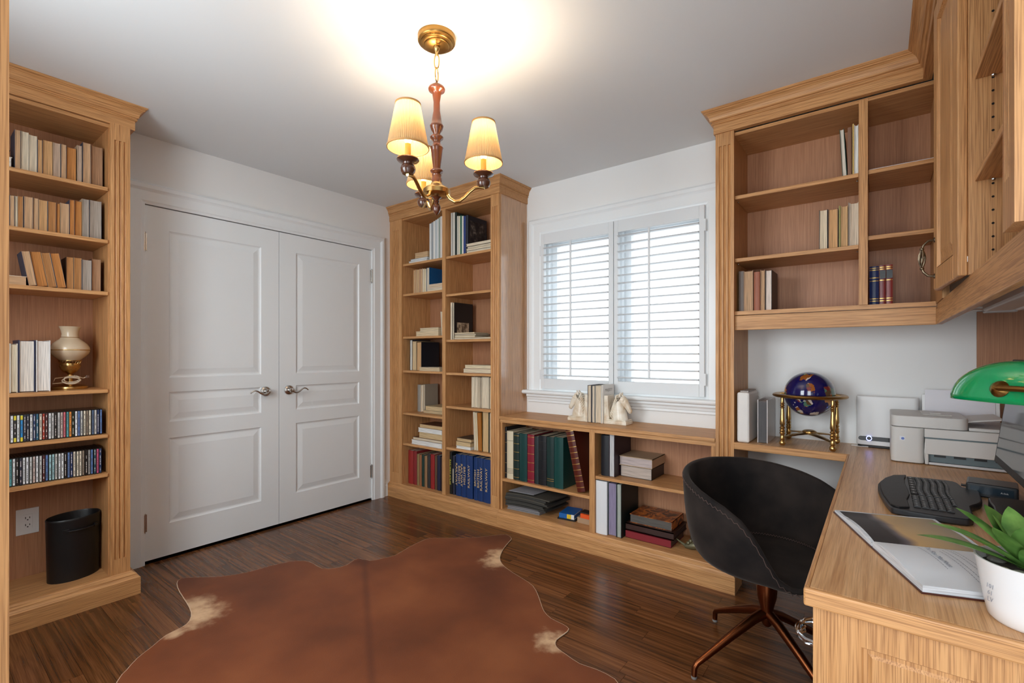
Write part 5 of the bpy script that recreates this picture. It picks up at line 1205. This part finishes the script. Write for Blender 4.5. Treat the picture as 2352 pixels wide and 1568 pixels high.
for (xa, ya), (xb, yb) in ((FEET[0], FEET[3]), (FEET[1], FEET[2])):
    st_.tube([(xa*0.93 + (xb - xa)*0.93*t_, ya*0.93 + (yb - ya)*0.93*t_, 0.040 + 0.016*math.sin(math.pi*t_)) for t_ in [i/8 for i in range(9)]], [0.010, 0.014, 0.018, 0.022, 0.024, 0.022, 0.018, 0.014, 0.010], 10, flat=0.25)
st_.lathe([(0, 0.060), (0.030, 0.060), (0.030, 0.066), (0.022, 0.070), (0.018, 0.068), (0, 0.068)], n=24)
st_.build('stretcher', brass, gb_, smooth=True)
lapis = bpy.data.materials.new('lapis_and_stone'); lapis.use_nodes = True
nt = lapis.node_tree; L = nt.links.new; p = nt.nodes['Principled BSDF']
tc_ = nt.nodes.new('ShaderNodeTexCoord')
nz = nt.nodes.new('ShaderNodeTexNoise'); nz.inputs['Scale'].default_value = 13; nz.inputs['Detail'].default_value = 5; nz.inputs['Roughness'].default_value = 0.5; L(tc_.outputs['Object'], nz.inputs['Vector'])
msk = ramp_node(nt, [(0.515, (0, 0, 0)), (0.522, (255, 255, 255))]); L(nz.outputs['Fac'], msk.inputs['Fac'])
vz = nt.nodes.new('ShaderNodeTexVoronoi'); vz.inputs['Scale'].default_value = 34; L(tc_.outputs['Object'], vz.inputs['Vector'])
sep = nt.nodes.new('ShaderNodeSeparateColor'); L(vz.outputs['Color'], sep.inputs['Color'])
stn = ramp_node(nt, [(0.0, (150, 84, 34)), (0.22, (196, 130, 60)), (0.4, (96, 70, 48)), (0.55, (206, 190, 176)), (0.7, (84, 116, 96)), (0.85, (120, 46, 40))]); stn.color_ramp.interpolation = 'CONSTANT'; L(sep.outputs[0], stn.inputs['Fac'])
m_ = nt.nodes.new('ShaderNodeMix'); m_.data_type = 'RGBA'; L(msk.outputs[0], m_.inputs['Factor']); m_.inputs['A'].default_value = lin((18, 18, 78)); L(stn.outputs[0], m_.inputs['B'])
L(m_.outputs['Result'], p.inputs['Base Color']); p.inputs['Roughness'].default_value = 0.12; p.inputs['Coat Weight'].default_value = 0.6
gs = MB().sphere((0, 0, 0), 0.1095, 48, 28).build('globe_ball', lapis, gb_, smooth=True); gs.location = (0, 0, 0.247); gs.rotation_euler = (R(20), R(14), R(40))
MB().tube([(-0.128, 0, 0.243), (-0.108, 0, 0.246)], 0.004, 8).tube([(0.108, 0, 0.246), (0.128, 0, 0.243)], 0.004, 8).build('pivot_pin', brass, gb_)
# router
wp = mat('white_plastic', (226, 226, 226), 0.38)
rt = thing('router', 'upright white internet router with a glowing blue ring', 'router', (3.335, -0.055, DZ))
def rbox(w, d, h, r, m, name, parent, loc=(0, 0, 0), n=6):
    poly = []
    for cx, cy, a0 in ((w/2-r, d/2-r, 0), (-w/2+r, d/2-r, 90), (-w/2+r, -d/2+r, 180), (w/2-r, -d/2+r, 270)):
        for i in range(n + 1): a = R(a0 + 90*i/n); poly.append((cx + r*math.cos(a), cy + r*math.sin(a)))
    return MB().prism(poly, plan, 0, h).xf(Matrix.Translation(loc)).build(name, m, parent, smooth=True, bevel=0.003)
rbox(0.232, 0.05, 0.232, 0.022, wp, 'body', rt, (0, 0, 0.0115))
rbox(0.222, 0.045, 0.011, 0.018, black_pl, 'base', rt, (0, 0, 0.0003))
sp = []
for cx, a0 in ((0.10, -90), (-0.098, 90)):
    for i in range(9): a = R(a0 + 180*i/8); sp.append((cx + 0.010*math.cos(a), 0.043 + 0.010*math.sin(a)))
MB().prism(sp, lambda p_, a: (p_[0], a, p_[1]), -0.0262, -0.0245).build('display_strip', mat('gloss_black', (16, 17, 22), 0.12), rt)
MB().tube([(-0.067 + 0.010*math.cos(a), -0.0266, 0.044 + 0.010*math.sin(a)) for a in [2*math.pi*i/24 for i in range(25)]], 0.0012, 6, cap=False).build('ring_light', mat('blue_ring', (120, 140, 255), 0.5, emit=(120, 140, 255), estr=4.0), rt)
text('lettering', 'rogers', 0.009, mat('logo_grey', (120, 120, 124), 0.5), rt, (-0.092, -0.0265, 0.0435), (R(90), 0, 0))
MB().tube([(-0.11, 0.0, 0.004), (-0.135, -0.012, 0.0025), (-0.10, -0.03, 0.0025), (-0.07, -0.024, 0.003)], 0.002, 6).build('cable', mat('white_cord', (225, 222, 220), 0.5), rt)
# printer
pg = mat('printer_grey', (206, 203, 199), 0.42)
pdk = mat('printer_teal_grey', (98, 112, 116), 0.5)
pr = thing('printer', 'light grey inkjet printer with a document feeder', 'printer', (3.56, -0.235, DZ))
PRW, PRD = 0.43, 0.30
def PRb(x0, x1, y0, y1, z0, z1, n, m, b=0.0): return MB().box(x0, x1, y0, y1, z0, z1).build(n, m, pr, bevel=b)
rbox(0.106, PRD, 0.142, 0.02, pg, 'body', pr, (-PRW/2 + 0.053, 0, 0.003))
MB().box(-PRW/2 + 0.1055, PRW/2, -PRD/2, PRD/2, 0.112, 0.145).box(-PRW/2 + 0.1055, PRW/2, -PRD/2 + 0.09, PRD/2, 0.003, 0.112).box(PRW/2 - 0.02, PRW/2, -PRD/2, PRD/2, 0.003, 0.112).build('upper_front', pg, pr)
MB().box(-PRW/2 + 0.107, PRW/2 - 0.021, -PRD/2 - 0.001, -PRD/2 + 0.012, 0.045, 0.106).box(-PRW/2 + 0.107, -PRW/2 + 0.118, -PRD/2 - 0.001, -PRD/2 + 0.012, 0.003, 0.045).build('access_door', pg, pr, bevel=0.003)
PRb(-PRW/2 + 0.107, PRW/2 - 0.021, -PRD/2 + 0.004, -PRD/2 + 0.02, 0.106, 0.112, 'door_gap', pdk)
PRb(-PRW/2 + 0.1185, PRW/2 - 0.021, -PRD/2 + 0.012, -PRD/2 + 0.088, 0.014, 0.044, 'paper_slot', pdk)
PRb(-PRW/2 + 0.1185, PRW/2 - 0.021, -PRD/2 + 0.002, -PRD/2 + 0.088, 0.003, 0.0125, 'output_tray', mat('tray_silver', (206, 206, 208), 0.3), 0.002)
tb = MB()
for i in range(5): tb.box(-0.08 + i*0.058, -0.045 + i*0.058, -PRD/2 + 0.010, -PRD/2 + 0.014, 0.034, 0.043)
tag(tb.build('slot_ribs', black_pl, pr), kind='stuff')
rbox(0.236, PRD - 0.01, 0.045, 0.03, pg, 'feeder_lid', pr, (-PRW/2 + 0.118, 0, 0.1465))
PRb(0.022, 0.212, -PRD/2 + 0.02, PRD/2 - 0.01, 0.1455, 0.158, 'scanner_bed', pg, 0.003)
MB().box(0.025, 0.135, -0.11, 0.10, 0, 0.006).xf(Matrix.Translation((-0.012, 0, 0.170)) @ Matrix.Rotation(R(-9), 4, 'Y')).build('feeder_tray', pg, pr, bevel=0.002)
MB().box(-0.11, -0.02, -0.06, 0.10, 0.1918, 0.1945).box(-0.085, -0.05, -0.03, 0.07, 0.1945, 0.198).build('feed_guides', pg, pr, bevel=0.001)
MB().box(0, 0.016, -0.0006, 0, 0, 0.016).xf(Matrix.Translation((-PRW/2 + 0.028, -PRD/2 + 0.0002, 0.092))).build('sticker', mat('sticker_white', (220, 224, 232), 0.5), pr)
MB().lathe([(0, 0), (0.0052, 0), (0.0052, 0.0004), (0, 0.0004)], (-PRW/2 + 0.038, -PRD/2 - 0.0006, 0.099), 16, Matrix.Rotation(R(90), 4, 'X')).build('sticker_mark', mat('sticker_blue', (96, 120, 190), 0.5), pr)
MB().box(-0.09, 0.135, 0, 0.002, 0, 0.14).xf(Matrix.Translation((0, PRD/2 + 0.012, 0.145)) @ Matrix.Rotation(R(-6), 4, 'X')).build('paper_stack', mat('printer_paper', (226, 224, 230), 0.7), pr)
MB().box(-0.10, 0.15, 0.003, 0.007, -0.04, 0.118).xf(Matrix.Translation((0, PRD/2 + 0.012, 0.145)) @ Matrix.Rotation(R(-6), 4, 'X')).build('rear_tray', wp, pr, bevel=0.004)

# ---- keyboard
kb = thing('keyboard', 'black wave-shaped ergonomic keyboard with a wrist rest on the desk', 'keyboard', (3.42, -0.98, DZ))
ko = [(3.304,-.934),(3.319,-.849),(3.343,-.781),(3.381,-.757),(3.483,-.744),(3.511,-.764),(3.519,-.826),(3.551,-.839),(3.549,-.911),(3.543,-.989),(3.529,-1.034),(3.51,-1.074),(3.506,-1.147),(3.503,-1.182),(3.489,-1.224),(3.413,-1.232),(3.346,-1.223),(3.329,-1.199),(3.315,-1.109),(3.306,-1.02)]
ks = smooth_loop([(x_ - 3.42, y_ + 0.98) for x_, y_ in ko])
MB().prism(ks, plan, 0.002, 0.020).build('body', mat('keyboard_black', (34, 35, 38), 0.42), kb, smooth=True, bevel=0.004)
dvd = [(3.381,-.757),(3.374,-.83),(3.374,-.90),(3.378,-.983),(3.38,-1.044),(3.371,-1.115),(3.374,-1.20)]
wr = [(x_ - 3.42, y_ + 0.98) for x_, y_ in dvd] + [(3.346 - 3.42 + 0.004, -1.223 + 0.98 + 0.004), (3.329 - 3.42 + 0.004, -1.199 + 0.98), (3.315 - 3.42 + 0.004, -1.109 + 0.98), (3.308 - 3.42 + 0.003, -1.02 + 0.98), (3.304 - 3.42 + 0.004, -.934 + 0.98), (3.319 - 3.42 + 0.004, -.849 + 0.98), (3.343 - 3.42 + 0.003, -.781 + 0.98 - 0.003)]
MB().prism(wr, plan, 0.0202, 0.0245).build('wrist_rest', mat('wrist_pad', (26, 26, 28), 0.5, bump=(300, 0.3)), kb, bevel=0.003)
keyb = mat('key_black', (15, 15, 17), 0.45); legend = mat('key_legend', (190, 190, 190), 0.6)
km = MB().box(0, 1, 0, 1, 0, 1)
kme = bpy.data.meshes.new('key'); km = MB()
km.add([(0,0,0),(1,0,0),(1,1,0),(0,1,0),(0.1,0.1,1),(0.9,0.1,1),(0.9,0.9,1),(0.1,0.9,1)], [(0,3,2,1),(4,5,6,7),(0,1,5,4),(1,2,6,5),(2,3,7,6),(3,0,4,7)])
kme.from_pydata(km.v, [], km.f); kme.materials.append(keyb); kme.update()
leg_mb = MB()
def key(x_, y_, w_, l_):
    o = bpy.data.objects.new('key', kme); C.objects.link(o); o.parent = kb; o.location = (x_ - 3.42, y_ + 0.98, 0.0205); o.scale = (w_, l_, 0.0035)
    leg_mb.box(x_ - 3.42 + w_*0.35, x_ - 3.42 + w_*0.6, y_ + 0.98 + l_*0.4, y_ + 0.98 + l_*0.62, 0.0240, 0.02415)
for r_ in range(6):
    x_ = 3.383 + r_*0.0172; xw = 0.0160
    if r_ == 5: xw = 0.011
    n_ = 14 if r_ else 7
    y_ = -0.778
    pitch_l = 0.0182 if r_ else 0.036
    for i in range(n_):
        wob = 0.003*math.sin(i/13*math.pi*2) if r_ else 0
        key(x_ + wob, y_ - (i + 1)*pitch_l, xw, pitch_l - 0.0014)
    for i in range(3): key(x_, y_ - 0.268 - (i + 1)*0.0182, xw, 0.0168)
    for i in range(4):
        if r_ < 5: key(x_, y_ - 0.328 - (i + 1)*0.0182, xw, 0.0168)
tag(leg_mb.build('key_legends', legend, kb), kind='stuff')
# ---- dock, monitor
dk = thing('docking_box', 'small black docking box in front of the monitor base', 'dock', (3.585, -0.80, DZ), R(-8))
MB().box(-0.055, 0.06, -0.055, 0.05, 0.0005, 0.042).build('body', mat('dock_black', (30, 34, 38), 0.3), dk, bevel=0.005)
MB().box(-0.045, 0.05, -0.0556, -0.0550, 0.012, 0.034).build('front_panel', mat('dock_blue_black', (30, 44, 54), 0.2), dk)
text('lettering', 'A-link', 0.007, legend, dk, (0.03, -0.0558, 0.022), (R(90), 0, 0))
MB().tube([(-0.055, 0.0, 0.02), (-0.068, 0, 0.02)], 0.004, 8).build('side_plug', black_pl, dk)
mo = thing('monitor', 'black desktop monitor facing the chair, at the right edge', 'monitor', (3.63, -1.01, DZ))
MM = Matrix.Translation((3.60 - 3.63 + 0.0, 0, 0.100)) @ Matrix.Rotation(R(7.3), 4, 'Y')
MB().box(0.0, 0.028, -0.27, 0.268, 0, 0.33).xf(MM).build('casing', mat('monitor_casing', (20, 20, 22), 0.55), mo, bevel=0.003)
MB().box(-0.0006, 0.0002, -0.255, 0.254, 0.022, 0.318).xf(MM).build('screen', mat('screen_glass', (46, 46, 52), 0.08), mo)
MB().tube([(0.035, 0.01, 0.045), (0.06, 0.01, 0.07), (0.062, 0.01, 0.16), (0.045, 0.01, 0.24)], [0.028, 0.028, 0.026, 0.024], 14).build('stand_neck', mat('monitor_casing', (20, 20, 22), 0.55), mo, smooth=True)
mbx = MB().prism(smooth_loop([(-0.074, -0.155), (-0.076, -0.07), (-0.074, 0.03), (-0.05, 0.05), (0.04, 0.06), (0.085, 0.03), (0.09, -0.06), (0.085, -0.15), (0.0, -0.165)]), plan, 0.0005, 0.030)
mbx.build('stand_base', mat('base_black', (18, 18, 20), 0.4), mo, smooth=True, bevel=0.003)
MB().tube([(0.03, 0.26, 0.10), (0.055, 0.29, 0.14), (0.05, 0.29, 0.19), (0.03, 0.275, 0.22)], [0.012, 0.026, 0.024, 0.008], 12).build('side_speaker', mat('monitor_casing', (20, 20, 22), 0.55), mo, smooth=True)
# ---- banker lamp
bl = thing('desk_lamp', 'banker lamp with glossy green glass shade on brass arm', 'lamp', (3.558, -1.45, DZ))
vs = []; fs = []; NU, NV = 48, 12
for j in range(NV + 1):
    ph = math.pi/2*j/NV
    for i in range(NU):
        a = 2*math.pi*i/NU; ca, sa = math.cos(a), math.sin(a)
        vs.append((0.152*ca*math.cos(ph)**0.9, 0.056*math.copysign(abs(sa)**0.85, sa)*math.cos(ph)**0.8, 0.091*math.sin(ph)))
for j in range(NV):
    for i in range(NU): k_ = (i + 1) % NU; fs.append((j*NU+i, j*NU+k_, j*NU+NU+k_, j*NU+NU+i))
MS = Matrix.Translation((0, 0, 1.095 - DZ)) @ Matrix.Rotation(R(-45), 4, 'Z')
sh = MB().add(vs, fs).xf(MS).build('shade', mat('green_glass', (0, 142, 82), 0.07, coat=0.6), bl, smooth=True, angle=80)
sd = sh.modifiers.new('thick', 'SOLIDIFY'); sd.thickness = 0.003
ku = MS @ Vector((-0.014, -0.052, 0.030)); nrm = (MS.to_3x3() @ Vector((0, -1, 0.25))).normalized()
kn = MB().tube([ku - nrm*0.006, ku + nrm*0.003, ku + nrm*0.010, ku + nrm*0.018], [0.015, 0.018, 0.014, 0.004], 16)
kn.tube([ku + nrm*0.012, MS @ Vector((0.03, -0.072, 0.034)), MS @ Vector((0.09, -0.078, 0.034)), MS @ Vector((0.13, -0.06, 0.0)), MS @ Vector((0.145, 0.0, -0.05)), Vector((0.09, -0.10, 0.22))], 0.0062, 10)
kn.build('arm', brass_old, bl, smooth=True)
MB().lathe([(0, 0.0005), (0.075, 0.0005), (0.075, 0.012), (0.06, 0.02), (0.03, 0.028), (0.012, 0.04), (0.009, 0.12), (0.013, 0.16), (0.009, 0.225), (0, 0.23)], (0.09, -0.10, 0), 32).build('stem_base', brass_old, bl, smooth=True)
# ---- open book
ob_ = thing('open_book', 'open photo book lying at the desk edge beside the keyboard', 'book', (3.33, -1.50, DZ))
def pts2(l): return [(x_ - 3.33, y_ + 1.50) for x_, y_ in l]
A, Bq, Sp0, Sp1, D0, D1 = pts2([(3.205,-1.300),(3.425,-1.226),(3.292,-1.540),(3.50,-1.470),(3.370,-1.745),(3.575,-1.672)])
def page_surf(near, far, e0, e1, z_, th, bulge, n=10, m_=None, nm='x', prt=None, inset=0.0):
    """sheet block from spine (near) to fore edge (far); bulging near the spine"""
    vs = []; fs = []
    for i in range(n + 1):
        t_ = inset + (1 - 2*inset)*i/n
        for s_ in (inset, 1 - inset):
            b0 = Vector(near).lerp(Vector(e0), s_); b1 = Vector(far).lerp(Vector(e1), s_); q_ = b0.lerp(b1, t_)
            zz_ = z_ + bulge*(math.sin(math.pi*min(1, t_*1.25))**0.8 if t_*1.25 < 1 else 0)*(1 - 0.3*t_)
            vs.append((q_.x, q_.y, zz_ + th)); vs.append((q_.x, q_.y, z_))
    for i in range(n):
        a = i*4; b = a + 4
        fs += [(a, a+2, b+2, b), (a+1, b+1, b+3, a+3), (a, b, b+1, a+1), (a+2, a+3, b+3, b+2)]
    fs += [(0, 1, 3, 2), (n*4, n*4+2, n*4+3, n*4+1)]
    return MB().add(vs, fs).build(nm, m_, prt, smooth=True, angle=40)
cv = mat('book_cover_maroon', (74, 34, 26), 0.4)
page_surf(Sp0, A, Sp1, Bq, 0.0004, 0.0030, 0, m_=cv, nm='cover_board', prt=ob_)
page_surf(Sp0, D0, Sp1, D1, 0.0004, 0.0030, 0, m_=cv, nm='cover_board', prt=ob_)
paper = pages_mat_flat((222, 226, 232))
land = bpy.data.materials.new('sunset_photo'); land.use_nodes = True
nt = land.node_tree; L = nt.links.new; p = nt.nodes['Principled BSDF']; tc_ = nt.nodes.new('ShaderNodeTexCoord')
sx_ = nt.nodes.new('ShaderNodeVectorMath'); sx_.operation = 'DOT_PRODUCT'; sx_.inputs[1].default_value = (0.948, 0.319, 0); L(tc_.outputs['Object'], sx_.inputs[0])
nz = nt.nodes.new('ShaderNodeTexNoise'); nz.inputs['Scale'].default_value = 9; L(tc_.outputs['Object'], nz.inputs['Vector'])
ma = nt.nodes.new('ShaderNodeMath'); ma.operation = 'MULTIPLY_ADD'; ma.inputs[1].default_value = 0.06; L(nz.outputs['Fac'], ma.inputs[0]); L(sx_.outputs['Value'], ma.inputs[2])
mr = nt.nodes.new('ShaderNodeMapRange'); mr.inputs['From Min'].default_value = -0.05; mr.inputs['From Max'].default_value = 0.21; L(ma.outputs[0], mr.inputs['Value'])
rp_ = ramp_node(nt, [(0.0, (54, 52, 54)), (0.34, (60, 57, 58)), (0.40, (104, 96, 100)), (0.48, (196, 162, 116)), (0.65, (186, 160, 122)), (1.0, (150, 142, 130))]); L(mr.outputs[0], rp_.inputs['Fac']); L(rp_.outputs[0], p.inputs['Base Color']); p.inputs['Roughness'].default_value = 0.5; p.inputs['Specular IOR Level'].default_value = 0.25
page_surf(Sp0, A, Sp1, Bq, 0.003, 0.006, 0.010, m_=paper, nm='page_block', prt=ob_, inset=0.012)
page_surf(Sp0, D0, Sp1, D1, 0.003, 0.012, 0.010, m_=paper, nm='page_block', prt=ob_, inset=0.012)
page_surf(Sp0, A, Sp1, Bq, 0.0092, 0.0004, 0.010, m_=land, nm='photo_page', prt=ob_, inset=0.05)
wpg = page_surf(Sp0, D0, Sp1, D1, 0.0152, 0.0003, 0.010, m_=mat('white_page', (226, 230, 236), 0.45), nm='text_page', prt=ob_, inset=0.014)
rdir = math.atan2(D0[1] - Sp0[1], D0[0] - Sp0[0])     # text runs from spine to fore edge
def on_page(t_, s_): b0 = Vector(Sp0).lerp(Vector(Sp1), s_); b1 = Vector(D0).lerp(Vector(D1), s_); return b0.lerp(b1, t_)
def zpage(t_): return 0.0157 + 0.010*(math.sin(math.pi*min(1, t_*1.25))**0.8 if t_*1.25 < 1 else 0)*(1 - 0.3*t_)
grey_ink = mat('page_ink', (150, 156, 166), 0.6)
c_ = on_page(0.38, 0.40)
text('lettering', 'The Hon. Max House', 0.0135, grey_ink, ob_, (c_.x, c_.y, 0.0262), (0, R(2), rdir), sx=0.8)
ln_ = MB()
for s_, t0, t1 in ((0.36, 0.10, 0.62), (0.50, 0.18, 0.86), (0.54, 0.14, 0.95), (0.60, 0.06, 0.72), (0.64, 0.06, 0.74)):
    t_ = t0
    while t_ < t1:
        dl = random.uniform(0.012, 0.035); a_, b_ = on_page(t_, s_), on_page(min(t_ + dl, t1), s_); z0_, z1_ = zpage(t_) + 0.0006, zpage(t_ + dl) + 0.0006
        nx, ny = -(b_.y - a_.y), b_.x - a_.x; k_ = 0.0007/max(1e-6, math.hypot(nx, ny))
        ln_.add([(a_.x - nx*k_, a_.y - ny*k_, z0_), (a_.x + nx*k_, a_.y + ny*k_, z0_), (b_.x + nx*k_, b_.y + ny*k_, z1_), (b_.x - nx*k_, b_.y - ny*k_, z1_)], [(0, 1, 2, 3)])
        t_ += dl + 0.008
tag(ln_.build('text_lines', grey_ink, ob_), kind='stuff')
# ---- succulent
pt = thing('potted_succulent', 'green succulent in a white ceramic pot at the desk corner', 'plant', (3.507, -1.765, DZ))
pot_m = mat('pot_white', (232, 230, 230), 0.25, coat=0.3)
MB().lathe([(0, 0.0005), (0.048, 0.0005), (0.053, 0.006), (0.058, 0.03), (0.065, 0.075), (0.069, 0.098), (0.070, 0.102), (0.067, 0.102), (0.062, 0.085), (0, 0.084)], n=48).build('pot', pot_m, pt, smooth=True)
sb_ = MB().lathe([(0, 0.0845), (0.0615, 0.0845), (0.0615, 0.087), (0, 0.09)], n=24); sb_.build('soil', mat('dark_soil', (52, 44, 36), 0.9), pt)
rr = random.Random(2)
for i in range(9):
    a = rr.uniform(0, 6.28); r_ = rr.uniform(0.035, 0.055)
    MB().sphere((r_*math.cos(a), r_*math.sin(a), 0.090), rr.uniform(0.007, 0.012), 8, 6, (1.2, 0.9, 0.6)).build('pebble', mat('pebble_tan' if i % 2 else 'pebble_grey', (176, 156, 124) if i % 2 else (120, 116, 108), 0.6), pt, smooth=True)
leaf_m = bpy.data.materials.new('succulent_leaf'); leaf_m.use_nodes = True
nt = leaf_m.node_tree; p = nt.nodes['Principled BSDF']; tc_ = nt.nodes.new('ShaderNodeTexCoord'); nz = nt.nodes.new('ShaderNodeTexNoise'); nz.inputs['Scale'].default_value = 26; nz.inputs['Detail'].default_value = 3
oi = nt.nodes.new('ShaderNodeObjectInfo'); hs = nt.nodes.new('ShaderNodeHueSaturation'); mr = nt.nodes.new('ShaderNodeMapRange'); mr.inputs['To Min'].default_value = 0.65; mr.inputs['To Max'].default_value = 1.35
rr_ = ramp_node(nt, [(0.35, (62, 106, 44)), (0.65, (118, 160, 78))]); L = nt.links.new
L(tc_.outputs['Object'], nz.inputs['Vector']); L(nz.outputs['Fac'], rr_.inputs['Fac']); L(rr_.outputs[0], hs.inputs['Color']); L(oi.outputs['Random'], mr.inputs['Value']); L(mr.outputs[0], hs.inputs['Value']); L(hs.outputs[0], p.inputs['Base Color'])
p.inputs['Roughness'].default_value = 0.4; p.inputs['Subsurface Weight'].default_value = 0.0
def leaf(az, ln, up, w, droop):
    vs = []; fs = []; n_ = 12
    ca, sa = math.cos(az), math.sin(az)
    for i in range(n_ + 1):
        t_ = i/n_; r_ = 0.006 + ln*t_*math.cos(up); z_ = 0.088 + ln*t_*math.sin(up) - droop*t_*t_*ln
        ww = 1.25*w*(0.55 + 0.9*t_)*(1 - t_**2.2) + 0.0006
        for s_, dz in ((-1, 0.18), (0, -0.12), (1, 0.18), (0, 0.22)):
            px, py = r_*ca - s_*ww*sa, r_*sa + s_*ww*ca
            vs.append((px, py, z_ + dz*ww))
    for i in range(n_):
        for q_ in range(4): q2 = (q_ + 1) % 4; fs.append((i*4+q_, i*4+q2, i*4+4+q2, i*4+4+q_))
    fs += [(0, 1, 2, 3), (n_*4+3, n_*4+2, n_*4+1, n_*4)]
    MB().add(vs, fs).build('leaf', leaf_m, pt, smooth=True, angle=80)
camdir = math.atan2(-2.9 + 1.709, 3.309 - 3.519)
for az, ln, up, w, dr in ((176, 0.155, 38, 0.016, 0.30), (160, 0.145, 52, 0.018, 0.25), (192, 0.16, 26, 0.017, 0.22), (140, 0.13, 62, 0.022, 0.2), (205, 0.12, 40, 0.020, 0.2), (120, 0.11, 70, 0.024, 0.1), (170, 0.10, 66, 0.022, 0.1), (222, 0.11, 55, 0.021, 0.15), (90, 0.13, 50, 0.018, 0.3), (60, 0.14, 45, 0.018, 0.3), (20, 0.14, 48, 0.018, 0.3), (-20, 0.13, 52, 0.018, 0.25), (-60, 0.13, 45, 0.018, 0.3), (-95, 0.12, 50, 0.018, 0.3), (250, 0.10, 66, 0.020, 0.1), (30, 0.09, 75, 0.018, 0.1)):
    leaf(R(az), ln, R(up), w, dr)
for i, tx in enumerate(('101', '61', 'LV')):
    a = R(212)
    text('lettering', tx, 0.010, mat('pot_ink', (150, 152, 160), 0.6), pt, (0.0635*math.cos(a), 0.0635*math.sin(a), 0.060 - 0.011*i), (R(85), 0, a + R(90)))

# ================================================================ lettering becomes plain meshes
dg = bpy.context.evaluated_depsgraph_get()
for o in TEXTS:
    me = bpy.data.meshes.new_from_object(o.evaluated_get(dg))
    n_ = bpy.data.objects.new('lettering', me); C.objects.link(n_)
    n_.parent = o.parent; n_.location = o.location; n_.rotation_euler = o.rotation_euler; n_.scale = o.scale
for o in TEXTS: bpy.data.objects.remove(o)
